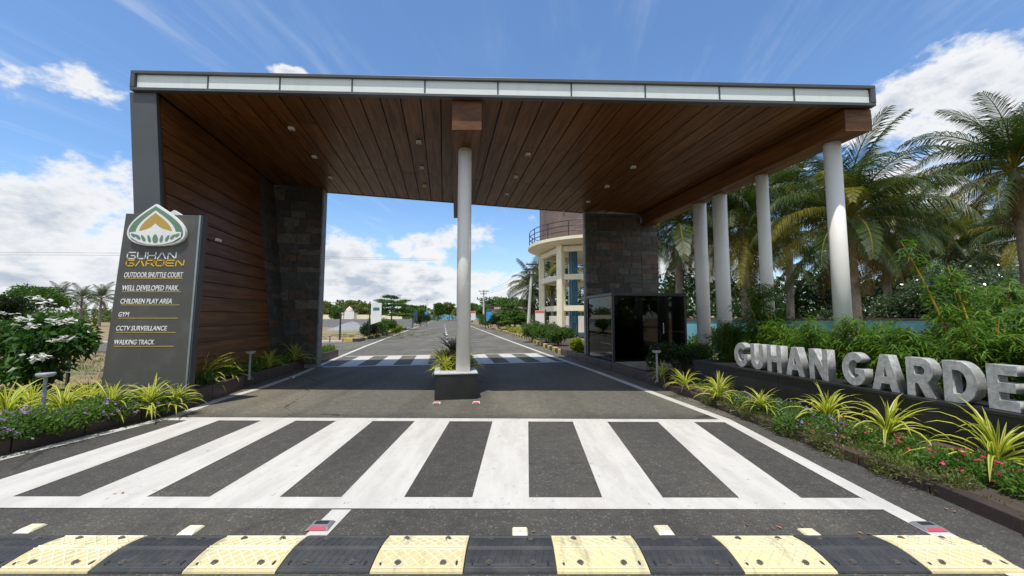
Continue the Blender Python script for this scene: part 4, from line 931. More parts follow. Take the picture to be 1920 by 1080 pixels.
# cycads in the median planter
cyc = frond('leaf', 4., R(48), R(50), L['cycad'], nl=34, hang=.1, lw=.07, ll=.14)
for v_, hh in ((8.3, .78), (8.95, .85)):
    t = thing('cycad', 'dark green cycad in the median planter, %s' % ('nearer of the two' if v_ < 8.6 else 'farther of the two'), 'cycad', W(.22, v_, .40), 0, 'cycads in the planter')
    obj('trunk', lathe([(.07, 0), (.09, .1), (.07, .26)], 12), M['stem'], t)
    for i in range(14): link('leaf', cyc, t, (0, 0, .24), (0, random.uniform(-.25, .25), i * 2.4), .125 * random.uniform(.85, 1.15))
mpc = [(p.x, p.y, .5, .2, .2, .14) for p in [W(.225 + random.uniform(-.2, .2), random.uniform(7.25, 9.3)) for _ in range(26)]]
def along(pts, n, spread, zr):
    P = [Vector((p[0], p[1], 0)) for p in pts]; ln = [(b - a).length for a, b in zip(P[:-1], P[1:])]; tot = sum(ln); out = []
    for _ in range(n):
        s_ = random.uniform(0, tot); i = 0
        while s_ > ln[i] and i < len(ln) - 1: s_ -= ln[i]; i += 1
        p = P[i].lerp(P[i + 1], s_ / ln[i]); out.append((p.x + random.gauss(0, spread), p.y + random.gauss(0, spread), random.uniform(*zr)))
    return out
def cover(name, label, cat, blobs, n, ln, wd, mat, flowers=()):
    o = foliage(name, blobs, n, ln, wd, mat, None, .5, .1, .25); tag(o, label, cat, kind='stuff')
    for fm, cnt, sz, sub in flowers:
        c_, d_ = blob_points(sub, cnt * 3, .9); keep = d_[:, 2] > -.35; c_ = c_[keep][:cnt]
        nf = 6; cc = np.repeat(c_, nf, 0); ax = rand_unit(len(cc)); ax[:, 2] = np.abs(ax[:, 2]) * .6; cc = cc + RNG.normal(0, sz * .35, cc.shape)
        f = link('blossom', leaf_mesh('blossom', cc, ax, sz, sz * .7, fm, 0, .5), o); f['kind'] = 'stuff'
    return o
cover('planter_cover', 'olive foliage filling the median planter behind the middle column', 'ground cover', mpc, 6000, .10, .016, L['covero'])
lb_ = [(x, y, z, random.uniform(.16, .28), random.uniform(.16, .28), random.uniform(.10, .16)) for x, y, z in along([(-5.5, 2.2), (-5.42, 3.5), (-5.28, 5.0), (-5.12, 5.75)], 62, .11, (.18, .30))]
cover('lantana_cover', 'low green lantana with small purple blossoms spilling over the left kerb', 'lantana', lb_, 34000, .045, .022, L['cover'], [(L['fp'], 480, .032, lb_)])
lb2 = [(x, y, z, .24, .24, .12) for x, y, z in along([(-5.9, 3.0), (-5.9, 5.0), (-5.75, 5.8)], 34, .2, (.13, .2))] + [(x, y, z, .26, .26, .12) for x, y, z in along([(-7.0, 3.5), (-6.6, 5.5), (-8.6, 6.4), (-6.9, 6.6)], 60, .3, (.05, .15))]
cover('bed_grass_cover', 'dense green ground cover among the left variegated plants', 'ground cover', lb2, 30000, .075, .02, L['cover'])
lb3 = [(p[0], p[1], .32, .2, .2, .13) for p in along([p2(W(-4.25, 7.6)), p2(W(-4.2, 9)), p2(W(-4.1, 11)), p2(W(-4.0, 14.5))], 60, .07, (0, 1))]
cover('planter_cover', 'low mixed greenery filling the planter under the timber wall', 'ground cover', lb3, 15000, .09, .024, L['cover'])
far_r = [p2(W(4.5, 7.0)), (3.5, 6.2), (3.62, 4.9)]; near_r = [(3.62, 4.9), (3.72, 3.8), (3.7, 2.6), (3.68, 1.8)]
rb = [(x, y, z, random.uniform(.14, .24), random.uniform(.14, .24), random.uniform(.07, .12)) for x, y, z in along([(3.52, 5.9), (3.55, 5.0), (3.62, 4.3)], 22, .10, (.14, .2))]
cover('lantana_cover', 'low green lantana with purple blossoms at the right kerb', 'lantana', rb, 12000, .042, .02, L['cover'], [(L['fp'], 180, .024, rb)])
rp_ = [(x, y, z, random.uniform(.12, .2), random.uniform(.12, .2), random.uniform(.06, .1)) for x, y, z in along([(3.66, 4.4), (3.72, 3.4), (3.85, 2.7)], 22, .09, (.14, .2))]
cover('pink_flower_cover', 'low plants with bright pink blossoms at the right kerb', 'flowers', rp_, 9000, .042, .02, L['cover'], [(L['fr'], 130, .026, rp_)])
lawn = []
for _ in range(110):
    u_ = random.uniform(4.05, 4.88); v_ = random.uniform(.8, 7.0); q = W(u_, v_)
    if q.x < 3.45: continue
    lawn.append((q.x, q.y, .08 + .05 * max(0, min(1, (u_ - 3.9) / 1.05)), random.uniform(.12, .2), random.uniform(.12, .2), .06))
cover('bed_grass_cover', 'fine green ground cover between the right kerb and the black plinth', 'ground cover', lawn, 60000, .06, .012, L['lawn'])
dryb = [(x, y, z, .16, .16, .07) for x, y, z in along([(3.22, 6.5), (3.33, 5.0), (3.36, 4.2), (3.38, 3.4), (3.42, 3.1)], 40, .05, (.05, .13))] + [(x, y, z, .10, .10, .05) for x, y, z in along([(3.42, 3.1), (3.40, 1.6)], 9, .05, (.06, .12))]
cover('trailing_cover', 'dry trailing stems hanging over the right kerb', 'ground cover', dryb, 12000, .05, .011, L['covero'])
# shrubs between booth and plinth
q = W(5.15, 8.1, .15); shrub('flowering_shrub', 'dark green shrub with few red blossoms in front of the booth', 'shrub', q, 1.0, .72, 3400, .07, .03, L['dark'], None, (7, .05, L['fr']))
q = W(4.78, 8.25, .15); shrub('flowering_shrub', 'small shrub with white blossoms beside the bollard lamp at the booth', 'shrub', q, .5, .5, 900, .07, .03, L['dark'], None, (10, .05, L['fw']))
q = W(5.75, 8.2, .2); shrub('leafy_shrub', 'dark leafy shrub at the foot of the farthest column', 'shrub', q, .8, .6, 2200, .07, .03, L['mid'])
# white flowering frangipani
q = D(80, 700, 6.35); t = thing('frangipani_shrub', 'bushy dark green shrub with large white flower clusters left of the pylon sign', 'shrub', (q.x, q.y, 0))
bl_ = [(b[0] * .9, b[1], b[2] * .93, b[3] * .85, b[4], b[5] * .9) for b in [(0, 0, 1.05, .55, .45, .42), (-.45, .1, .95, .42, .4, .42), (.42, 0, 1.2, .36, .36, .3), (-.1, .1, 1.35, .5, .4, .28), (.1, -.15, .65, .4, .35, .3), (-.6, 0, 1.2, .36, .4, .33), (.6, 0, 1.05, .26, .3, .26), (-.3, -.1, .6, .35, .3, .25)]]
foliage('foliage', bl_, 3000, .16, .06, L['shrubby'], t, .15, .3, .35)
obj('stem', join(*[tube([(b[0] * .1, b[1] * .1, -.02), (b[0] * .4, b[1] * .4, b[2] * .5), (b[0] * .9, b[1] * .9, b[2])], [.035, .028, .016], 7) for b in bl_]), M['stem'], t)
for px, py in ((85, 568), (62, 560), (42, 598), (54, 611), (104, 602), (126, 600), (110, 637), (126, 634), (68, 672), (85, 668), (42, 665), (114, 578), (142, 578), (5, 587), (24, 588)):
    big_ = py not in (578, 588, 587, 665); p = D(px, py, 5.93 if py > 590 else 6.1); n_ = 18 if big_ else 5
    c_ = np.array([[p.x - q.x, p.y - q.y, p.z]]) + RNG.normal(0, 1, (n_, 3)) * np.array([[.06, .04, .022]]) * (1 if big_ else .4)
    ax = rand_unit(n_); ax[:, 2] *= .4
    link('flower_cluster', leaf_mesh('flower_cluster', c_, ax, .085, .06, L['fw'], 0, .9), t)['kind'] = 'stuff'
# ------------------------------------------------------------------ bamboo behind the letters
def bamboo(label, loc_, culms, n_leaf, ll=.15, lw=.018, spread=.5, group='bamboo clumps behind the letters', thick=.013, low=.15):
    t = thing('bamboo_clump', label, 'bamboo', loc_, 0, group); cc, ax = [], []
    for dx_, dy_, h in culms:
        b = Vector((dx_ * .15 + random.uniform(-.08, .08), dy_ * .15 + random.uniform(-.08, .08), 0)); tip = Vector((dx_, dy_, h))
        mid = b.lerp(tip, .5) + Vector((-dx_ * .12, -dy_ * .12, h * .08)); pts = []
        for i in range(13):
            s_ = i / 12; pts.append(b * (1 - s_) ** 2 + mid * 2 * s_ * (1 - s_) + tip * s_ ** 2)
        obj('culm', tube(pts, [thick * (1 - .75 * i / 12) * (1.18 if i % 2 else 1) for i in range(13)], 7), M['bamboo'], t)
        m_ = n_leaf // len(culms)
        for _ in range(m_ // 6):
            s_ = low + (1 - low) * random.random() ** .8; i = min(11, int(s_ * 12)); p = pts[i].lerp(pts[i + 1], s_ * 12 - i)
            a = random.uniform(0, 6.28); r_ = spread * random.uniform(.1, 1) * (1.15 - .75 * s_); e = p + Vector((math.cos(a) * r_, math.sin(a) * r_, random.uniform(-.05, .22) * r_ * 2))
            for k in range(6):
                a2 = a + random.uniform(-.9, .9); cc.append(e + Vector((random.gauss(0, .03), random.gauss(0, .03), random.gauss(0, .03)))); ax.append((math.cos(a2), math.sin(a2), random.uniform(-.5, .25)))
    cc = [c_ for c_ in cc]
    f = link('foliage', leaf_mesh('foliage', np.array([tuple(c_) for c_ in cc]), np.array(ax), ll, lw, L['bamboo'], .22, .5), t)
    return t
BZ = .28
def bush_bamboo(label, u_, v_, h, w_, n_):
    cul = [(random.uniform(-w_, w_), random.uniform(-w_, w_), h * random.uniform(.6, 1.)) for _ in range(12)]
    return bamboo(label, W(u_, v_, BZ), cul, n_, .15, .019, .42, thick=.008, low=.02)
bush_bamboo('dark low bamboo behind the far letters G and U', 6.0, 7.3, 1.05, .5, 5600)
bush_bamboo('bamboo clump rising in front of the second column', 5.95, 6.2, 1.75, .45, 6400)
bush_bamboo('low bamboo behind the letters A and N of the far word', 5.8, 5.3, 1.12, .5, 6000)
bush_bamboo('low bamboo at the foot of the nearest column', 6.1, 4.7, 1.08, .5, 6000)
bush_bamboo('low bamboo behind the letter G of the near word', 5.9, 4.0, 1.08, .5, 6000)
bush_bamboo('low bamboo behind the letters R and D', 5.95, 3.3, 1.2, .5, 6000)
bush_bamboo('bamboo at the right edge behind the letter E', 6.0, 2.5, 1.2, .5, 6000)
bush_bamboo('second row bamboo between nearest column and yellow culms', 7.0, 5.3, 1.05, .6, 5000)
bush_bamboo('second row bamboo behind the yellow culms', 7.1, 3.9, 1.25, .6, 6000)
bush_bamboo('taller bamboo shoots behind the hedge at the far right', 7.6, 3.1, 2.0, .6, 5200)
bush_bamboo('loose tall bamboo shoots left of the yellow culms', 7.7, 4.4, 1.75, .5, 3600)
bamboo('tall yellow bamboo clump leaning over the right letters', W(6.3, 3.6, BZ), [(-.75, .1, 2.05), (-.2, .1, 1.75), (.55, .1, 1.55), (.1, .2, 1.5), (.85, -.1, 1.3), (-.35, 0, 1.2)], 1500, .16, .02, .3, None, .017, .45)
# ------------------------------------------------------------------ right compound wall and grove
cwv = thing('compound_wall', 'low pale blue compound wall with brown coping behind the bamboo', 'wall', (0, 0, 0))
xs = [6.6 + 2.4 * k for k in range(13)]
for a, b in zip(xs[:-1], xs[1:]):
    obj('wall_panel', box(a + .004, b - .004, 15.5, 15.65, 0, 1.27), M['cyan'], cwv); obj('coping', box(a + .003, b - .003, 15.46, 15.69, 1.274, 1.36), M['cap'], cwv)
hb = []
for k in range(70):
    x = 6.9 + 19 * k / 70 + random.uniform(-.1, .1); hb.append((x, 14.7 + random.uniform(-.15, .15), random.uniform(.3, .72), .35, .3, .34))
hg = thing('low_hedge', 'low green hedge along the foot of the pale blue wall', 'hedge', (0, 0, 0)); foliage('foliage', hb, 24000, .13, .06, L['mid'], hg, .3, .1, .3)
obj('stem', join(*[tube([(b[0], b[1], -.03), (b[0], b[1], b[2])], [.02, .01], 5) for b in hb[::2]]), M['stem'], hg)
PALMS = [(1592, 408, 13.5, 1.05, 'coconut palm right behind the nearest white column', (0, 0), 26), (1900, 318, 12.5, 1.0, 'tall coconut palm at the right edge of the view', (-.2, 0), 26), (1272, 415, 19, 1.05, 'coconut palm beside the right end of the slate wall', (.1, 0), 24),
         (1392, 420, 17.5, 1.05, 'coconut palm between the third and second columns', (0, 0), 24), (1480, 375, 21, .95, 'coconut palm seen between the second and nearest columns', (.3, 0), 24), (1660, 425, 20, .9, 'coconut palm behind and right of the nearest column palm', (.2, 0), 22),
         (1790, 470, 22, .95, 'dark coconut palm left of the right edge palm', (-.2, 0), 22), (1345, 455, 26, 1.1, 'farther coconut palm behind the third column', (0, 0), 20), (1560, 470, 27, 1.1, 'farther coconut palm low behind the nearest column', (0, 0), 20), (1720, 470, 28, 1.1, 'farther coconut palm low in the grove right of the column', (0, 0), 20),
         (1850, 460, 26, 1.1, 'farther coconut palm low under the right edge palm', (0, 0), 20), (1430, 485, 29, 1.1, 'farthest coconut palm between the columns', (0, 0), 18), (1950, 440, 18, 1.0, 'coconut palm just outside the right edge', (0, 0), 20),
         (1215, 450, 30, 1.2, 'coconut palm hidden mostly by the slate wall', (0, 0), 18), (1078, 500, 42, 1.1, 'coconut palm seen through the water tower frame', (0, 0), 20), (1035, 515, 46, 1.1, 'coconut palm behind the left leg of the water tower', (0, 0), 20), (998, 540, 50, 1.15, 'coconut palm behind the concrete pole', (-.3, 0), 22)]
for px, py, d, s_, lb, le, n_ in PALMS:
    q = D(px, py, d); palm(lb, q.x - le[0], q.y, q.z, s_ * (.80 if d < 16 else .95), int(n_ * 1.45), 'coconut palms in the grove', le, .22 if d < 22 else .16, 7)
PALML = [(113, 556, 62, .75), (154, 560, 64, .75), (190, 560, 60, .8)]
for (px, py, d, s_), lb in zip(PALML, ('distant coconut palm right of the round tree on the left', 'middle one of the distant palms left of the sign', 'distant coconut palm touching the pylon sign edge')):
    q = D(px, py, d); palm(lb, q.x, q.y, q.z, s_, 18, 'distant palms on the left', (0, 0), .1, 2)
ug = []
for _ in range(260):
    d = random.uniform(26, 48); px = random.uniform(1100, 2300); q = D(px, 600, d); ug.append((q.x, q.y, random.uniform(.4, 4.2) * d / 30, random.uniform(1.0, 2.), random.uniform(.8, 1.5), random.uniform(.7, 1.5)))
for _ in range(60):
    d = random.uniform(48, 60); q = D(random.uniform(1000, 1130), 600, d); ug.append((q.x, q.y, random.uniform(.5, 5.5), random.uniform(1.0, 2.), 1., random.uniform(.8, 1.6)))
tag(foliage('grove_undergrowth', ug, 40000, .42, .16, L['dark'], None, .2, .2, .3), 'dark undergrowth filling the palm grove on the right', 'undergrowth', kind='stuff')
# glossy bushes beyond the blue wall
for k, (px, py, d, w_, h) in enumerate(((1755, 560, 16.8, 3.2, 3.5), (1850, 540, 17.2, 3.4, 4.0), (1945, 545, 16.8, 3.2, 4.0), (1695, 585, 17.5, 2.2, 2.6))):
    q = D(px, 600, d); shrub('glossy_bush', ('pale glossy bush behind the tallest yellow bamboo culm', 'tall pale glossy bush behind the blue wall, under the right palm', 'pale glossy bush behind the blue wall at the right edge', 'small pale glossy bush behind the blue wall, nearest the column')[k], 'bush', (q.x, q.y, 0), w_, h, 8500, .15, .07, L['glossy'], 'glossy bushes beyond the blue wall', None, 5, .3)
# ------------------------------------------------------------------ avenue planting, right
for k, (px, py, d, w_, h, mt_, fl, lb) in enumerate(((1000, 640, 22, 1.5, 1.15, 'mid', (14, .07, L['fw']), 'leafy shrub with white blossoms by the concrete pole'), (1025, 645, 19.5, 1.6, 1.1, 'mid', (10, .07, L['fw']), 'leafy shrub with a few white blossoms left of the booth wall'), (1052, 652, 17.5, 1.5, 1.0, 'mid', None, 'round green shrub by the painted kerb before the slate wall'),
        (1083, 655, 14.2, .7, .62, 'lime', None, 'yellow green shrub beside the right slate wall'), (937, 618, 45, 3., 1.7, 'dark', None, 'dark shrub beyond the blue pennant sign'), (918, 615, 52, 3., 2.0, 'mid', None, 'green shrub left of the blue pennant sign'), (960, 610, 48, 3.4, 2.2, 'olive', None, 'olive shrub in front of the low house'))):
    q = D(px, py, d); shrub('roadside_shrub', lb, 'shrub', (q.x, q.y, .05), w_, h, 4200, .10 * max(1, d / 25), .05 * max(1, d / 25), L[mt_], 'shrubs along the avenue, right side', fl)
for k in range(6):
    v_ = 28 + 2.1 * k; shrub('lime_hedge_plant', ('yellow green hedge plant nearest the concrete pole', 'second yellow green hedge plant from the concrete pole', 'third yellow green hedge plant from the concrete pole', 'fourth yellow green hedge plant from the concrete pole', 'fifth yellow green hedge plant from the concrete pole', 'farthest yellow green hedge plant on the right kerb')[k], 'hedge plant', W(6.3 + .03 * k, v_, .05), 1.7, .55, 600, .1, .05, L['lime'], 'yellow green hedge on the right kerb')
# left avenue
for px, d, w_, h, mt_, lb in ((690, 25.5, 1.5, 1.35, 'dark', 'dark shrub at the foot of the white pennant sign'), (709, 27, 1.7, 1.45, 'mid', 'green shrub right of the white pennant sign'), (727, 29.5, 1.5, 1.35, 'mid', 'green shrub left of the yellow bush on the avenue'), (742, 34, 1.3, .75, 'lime', 'bright yellow green bush on the left kerb of the avenue'), (790, 62, 3, 2., 'dark', 'dark shrub at the dark pennant sign')):
    q = D(px, 620, d); shrub('avenue_shrub', lb, 'shrub', (q.x, q.y, 0), w_, h, 4200, .10 * max(1, d / 28), .05 * max(1, d / 28), L[mt_], 'shrubs along the avenue, left side')
# layered tree
def layered_tree(label, px, d, w_, h, seed):
    random.seed(seed); q = D(px, 610, d); t = thing('layered_tree', label, 'tree', (q.x, q.y, 0), 0, 'layered avenue trees')
    obj('trunk', tube([(0, 0, 0), (.05, 0, h * .4), (0, 0, h * .98)], [.11, .08, .02], 8), M['stem'], t); bl2, br = [], []
    for lv in range(5):
        zz_ = h * (.45 + .125 * lv); rad = w_ * .5 * (1 - .09 * lv - .22 * (lv == 4))
        for k in range(7):
            a = k * .9 + lv * 1.3 + random.uniform(-.2, .2); r_ = rad * random.uniform(.35, .8); p = (r_ * math.cos(a), r_ * math.sin(a), zz_ + random.uniform(-.12, .12))
            bl2.append(p + (rad * .36, rad * .36, .15)); br.append(tube([(0, 0, zz_ - .2), p], [.035, .01], 5))
    obj('branch', join(*br), M['stem'], t); foliage('crown', bl2, 9000, .2, .11, L['mid'], t, .05, .02, .0, .5)
layered_tree('flat layered tree behind the white pennant sign', 733, 44, 5.8, 3.9, 3); layered_tree('flat layered tree on the right of the avenue before the low house', 955, 46, 4.6, 2.9, 5); layered_tree('flat layered tree farther along the left of the avenue', 775, 70, 5.4, 3.6, 9); layered_tree('flat layered tree left of the concrete pole', 965, 38, 3.2, 2.0, 11)
random.seed(21)
def tree(name, label, x, y, h, w_, n, ls, mat, group, tr=.2):
    t = thing(name, label, 'tree', (x, y, 0), 0, group); bl2 = []
    for k in range(12):
        a = random.uniform(0, 6.28); r_ = random.uniform(0, .36) * w_; bl2.append((r_ * math.cos(a), r_ * math.sin(a), h * random.uniform(.42, .86), w_ * random.uniform(.14, .26), w_ * random.uniform(.14, .26), h * random.uniform(.10, .17)))
    foliage('crown', bl2, n, ls, ls * .5, mat, t, .2, .1, .3)
    obj('trunk', join(tube([(0, 0, 0), (.1, 0, h * .3), (0, 0, h * .6)], [tr, tr * .8, tr * .3], 8), *[tube([(0, 0, h * .3), (b[0] * .9, b[1] * .9, b[2])], [tr * .5, tr * .1], 6) for b in bl2[:6]]), M['stem'], t); return t
q = D(45, 600, 38); tree('broad_tree', 'dense round tree at the far left behind the shrub', q.x, q.y, 4.7, 6.2, 6500, .30, L['mid'], 'trees beyond the left field')
q = D(10, 600, 34); tree('broad_tree', 'dark tree cut by the left edge of the view', q.x, q.y, 3.6, 4.2, 4000, .28, L['dark'], 'trees beyond the left field')
for px, d, h, w_, mt_, lb in ((618, 90, 5.5, 7, 'olive', 'distant tree beside the left slate wall'), (655, 110, 6.5, 9, 'olive', 'distant tree behind the domed shrine'), (630, 70, 3.6, 4, 'mid', 'small distant tree before the cream wall'), (680, 100, 5.2, 7, 'olive', 'distant tree left of the white pennant sign'), (712, 120, 5, 8, 'mid', 'distant tree behind the layered tree'), (820, 150, 7.2, 8, 'mid', 'distant round tree above the blue hoarding'),
        (842, 155, 7.5, 9, 'olive', 'distant tree behind the middle column'), (790, 160, 6.5, 9, 'olive', 'distant tree left of the blue hoarding'), (885, 110, 6, 8, 'mid', 'distant tree right of the middle column'), (925, 95, 6.6, 9, 'mid', 'distant tree behind the roadside pole'), (955, 90, 6.4, 9, 'mid', 'distant tree behind the low house'), (985, 85, 5.6, 8, 'mid', 'distant tree right of the low house'), (905, 80, 3.8, 6, 'mid', 'bushy tree at the foot of the roadside pole'), (875, 130, 6.2, 9, 'olive', 'distant tree at the far right end of the road'), (760, 130, 6, 9, 'mid', 'distant tree left of the dark pennant sign')):
    q = D(px, 600, d); tree('avenue_tree', lb, q.x, q.y, h, w_, 2400, .55 * d / 100 + .1, L[mt_], 'distant trees around the road end')
tl = []
for k in range(420):
    px = random.uniform(-900, 1500); d = random.uniform(170, 260); q = D(px, 600, d); tl.append((q.x, q.y, random.uniform(1, 5.0), random.uniform(3, 6), 3, random.uniform(2, 3.4)))
for k in range(120):
    px = random.uniform(-1400, 260); d = random.uniform(80, 120); q = D(px, 600, d); tl.append((q.x, q.y, random.uniform(.4, 2.0), random.uniform(2, 4), 2, random.uniform(1, 1.8)))
for k in range(130):
    px = random.uniform(1130, 2500); d = random.uniform(56, 85); q = D(px, 600, d); tl.append((q.x, q.y, random.uniform(.5, 7.5), random.uniform(2.5, 4.5), 2, random.uniform(1.6, 2.6)))
for k in range(70):
    tl.append((random.uniform(-60, 60), random.uniform(-40, -24), random.uniform(1, 6), random.uniform(3, 5), 3, random.uniform(2, 3)))
tag(foliage('distant_woodland', tl, 66000, 1.3, .6, L['wood'], None, .2, .1, .3), 'distant belt of trees along the horizon', 'woodland', kind='stuff')
# ------------------------------------------------------------------ left field
fpn = [(-12.2, 8.0), (-10.3, 7.75), (-8.55, 7.55), (-7.4, 7.5)]
fe = thing('wire_fence', 'thin wire fence on dark posts beside the left field', 'fence', (0, 0, 0))
for x, y in fpn: obj('post', box(x - .02, x + .02, y - .02, y + .02, -.03, 1.02), M['darkmetal'], fe)
for hh in (.35, .68, .98): obj('wire', tube([(x, y - .024, hh) for x, y in fpn], .006, 5), M['steel'], fe)
gb = []
for _ in range(420):
    x = random.uniform(-26, -7.2); y = random.uniform(6.6, 15.5) if random.random() < .8 else random.uniform(22.5, 34)
    if random.random() < .25: x = random.uniform(-14, -6.5); y = random.uniform(24, 36)
    if y < 6.6 and x > -7.5: continue
    gb.append((x, y, 0, random.uniform(.2, .7), random.uniform(.2, .7), .10))
tag(foliage('field_grass', gb, 26000, .13, .014, L['grass'], None, 1.6, .1, 0), 'patchy dry grass on the left field', 'grass', kind='stuff')
# ------------------------------------------------------------------ far built things
def pennant(label, px, pytop, pybot, d, wpx, mats, slant, group='pennant signs along the avenue', post_side=-1, icon=None):
    a = D(px, pytop, d); b = D(px, pybot, d); wd = wpx / FPX * d; s_ = slant / FPX * d
    t = thing('pennant_sign', label, 'sign', (a.x + post_side * (wd / 2 + .09), d, 0), 0, group)
    obj('post', lathe([(.04, 0), (.04, a.z + .05), (.02, a.z + .1)], 10), M['darkmetal'], t)
    x0 = .09 if post_side < 0 else -.09 - wd; x1 = x0 + wd
    zl, zr = (b.z - s_, b.z) if post_side < 0 else (b.z, b.z - s_)
    k = len(mats); zt_ = a.z; cuts = [zt_ - (zt_ - b.z) * f for f in {1: (0,), 2: (0, .28)}[k]] 
    obj('banner', hexa([(x0, -.015, zl), (x1, -.015, zr), (x1, .015, zr), (x0, .015, zl)], [(x0, -.015, zt_), (x1, -.015, zt_), (x1, .015, zt_), (x0, .015, zt_)]), M[mats[0]], t)
    if k > 1: obj('banner_head', box(x0 + .01, x1 - .01, -.019, -.0155, cuts[1], zt_ - .02), M[mats[1]], t)
    if icon:
        xc = (x0 + x1) / 2; obj('banner_mark', prism([(xc - wd * .3, -.02), (xc + wd * .3, -.02), (xc + wd * .3, -.0155), (xc - wd * .3, -.0155)], zt_ - (zt_ - b.z) * .42, lambda x, y: zt_ - (zt_ - b.z) * (.22 + .1 * abs(x - xc) / wd)), M[icon], t)
    for zz_ in (zt_ - .06, (zt_ + b.z) / 2): obj('bracket', box(min(0, x0), max(0, x0) if post_side < 0 else .02, -.012, .012, zz_ - .015, zz_ + .015) if post_side < 0 else box(x1, .02, -.012, .012, zz_ - .015, zz_ + .015), M['darkmetal'], t)
    return t
pennant('white pennant sign with dark green picture on the left kerb', 706, 568, 602, 25, 19.5, ['white'], 6.5, icon='teal')
pennant('dark blue pennant sign on the left of the avenue', 779, 582, 603, 46, 8, ['navy'], 2); pennant('small bright blue pennant sign near the road end', 799, 585, 594, 80, 5, ['bluesign'], 1)
pennant('white pennant sign with orange head on the right of the avenue', 887.5, 583, 599, 55, 9, ['white', 'orange'], 2); pennant('navy and bright blue pennant sign on the right of the avenue', 917, 580, 596, 46, 10, ['bluesign', 'navy'], 7)
pennant('white pennant sign with orange head left of the tower leg', 1012, 582, 601, 27, 17, ['white', 'orange'], 5, post_side=1); pennant('white pennant sign with arrow shape by the domed shrine', 655, 584, 597, 60, 18, ['white'], 3)
q = D(846, 600, 185); hd = thing('road_end_hoarding', 'long light blue hoarding closing the far end of the road', 'hoarding', (q.x, q.y, 0))
for k in range(6): obj('hoarding_panel', box(-14 + 4.7 * k + .02, -14 + 4.7 * (k + 1) - .02, -.05, .05, .3, 2.4), M['hoard'], hd); obj('hoarding_post', box(-14 + 4.7 * k - .06, -14 + 4.7 * k + .06, .055, .15, 0, 2.4), M['darkmetal'], hd)
def pole(label, px, pyb, pyt, d, r_, lean_, arms, name='utility_pole'):
    a = D(px, pyt, d); t = thing(name, label, 'pole', (a.x + lean_, d, 0), 0, 'concrete utility poles'); h = a.z
    obj('shaft', tube([(0, 0, 0), (-lean_, 0, h)], [r_, r_ * .7], 8), M['concrete'], t)
    for f, w_ in arms:
        o = obj('cross_arm', box(-w_, w_, -.05, .05, -.05, .05), M['darkmetal'], t, loc=(-lean_ * f, -.12, h * f))
        for s_ in (-1, 0, 1): obj('insulator', lathe([(.03, 0), (.06, .05), (.03, .1), (.05, .16), (.02, .2)], 8, (s_ * w_ * .85, 0, .05)), M['concrete'], o)
    return t
pp = pole('leaning white concrete utility pole left of the water tower', 998, 620, 492, 34, .15, -.42, ((.97, .55), (.9, .7), (.82, .35))); pole('distant concrete utility pole with cross arm beyond the low house', 907, 612, 543, 70, .17, 0, ((.95, .9), (.88, .6)))
pole('far thin utility pole left of the road end', 750, 600, 551, 120, .12, 0, ((.95, .7),)); pole('far thin utility pole above the blue hoarding', 801, 600, 560, 140, .12, 0, ((.95, .7),))
ln_ = thing('power_lines', 'thin power lines across the sky on the left', 'power line', (0, 0, 0))
for k, (py0, py1) in enumerate(((474, 486), (480, 489))): obj('cable', tube([D(-500 + 110 * i, py0 + (py1 - py0) * i / 12 - 6 * math.sin(math.pi * i / 12), 45 + i * 1.0) for i in range(13)], .016, 5), M['wire'], ln_)
ln2 = thing('power_lines', 'thin power lines running from the leaning pole along the avenue', 'power line', (0, 0, 0))
for k in range(3):
    a = D(998 + k * 5, 494 + 5 * k, 34); b = D(907 + k * 2, 546 + k * 2, 70); obj('cable', tube([a.lerp(b, i / 10) - Vector((0, 0, .5 * math.sin(math.pi * i / 10))) for i in range(11)], .014, 5), M['wire'], ln2)
# low house
q = D(950, 600, 60); ho = thing('low_house', 'low flat roofed house with pink fascia behind the avenue shrubs', 'house', (q.x, q.y, 0))
obj('wall', box(-2.6, 3.0, 0, 4, 0, 2.65), M['beige'], ho); rf = obj('roof', box(-3.2, 3.5, -.7, 4.4, 2.95, 3.15), M['roofred'], ho); obj('fascia', box(-1.9, 3.1, -.72, -.66, 2.66, 2.94), M['pink'], rf)
for x in (-1.6, .4, 2.0): o = obj('window', box(x - .4, x + .4, -.03, .02, .9, 2.0), M['darkmetal'], ho); obj('sill', box(x - .46, x + .46, -.1, -.031, .84, .9), M['wallwhite'], o)
# white compound wall behind the tower
wl = thing('white_compound_wall', 'pale compound wall behind the water tower legs', 'wall', (0, 0, 0))
for k in range(7):
    a = D(1030, 600, 40).x + 2.5 * k; obj('wall_panel', box(a + .01, a + 2.49, 40, 40.2, 0, 1.55), M['wallwhite'], wl)
# left: cream wall, shrine, gravel heap, post
cw_ = thing('cream_compound_wall', 'long cream compound wall across the left field', 'wall', (0, 0, 0))
for k in range(11):
    a = -54 + 3.0 * k; obj('wall_panel', box(a + .01, a + 2.99, 74, 74.2, 0, 1.9), M['cream'], cw_)
gw = thing('grey_block_wall', 'low grey precast wall in front of the cream wall', 'wall', (0, 0, 0))
for k in range(9):
    a = D(590, 600, 55).x - 4 + 2.0 * k; obj('wall_panel', box(a + .01, a + 1.99, 55, 55.12, 0, 1.15), M['gravel'], gw)
q = D(651, 600, 66); sh = thing('domed_shrine', 'small pale shrine gate with a rounded dome', 'shrine', (q.x, q.y, 0))
obj('body', box(-.95, .95, 0, 1.6, 0, 2.2), M['cream'], sh); obj('dome', lathe([(.62, 2.2), (.66, 2.45), (.5, 2.85), (.2, 3.1), (.03, 3.3)], 16, (0, .8, 0)), M['pink'], sh); obj('cornice', box(-1.05, 1.05, -.1, 1.7, 2.0, 2.2), M['wallwhite'], sh)
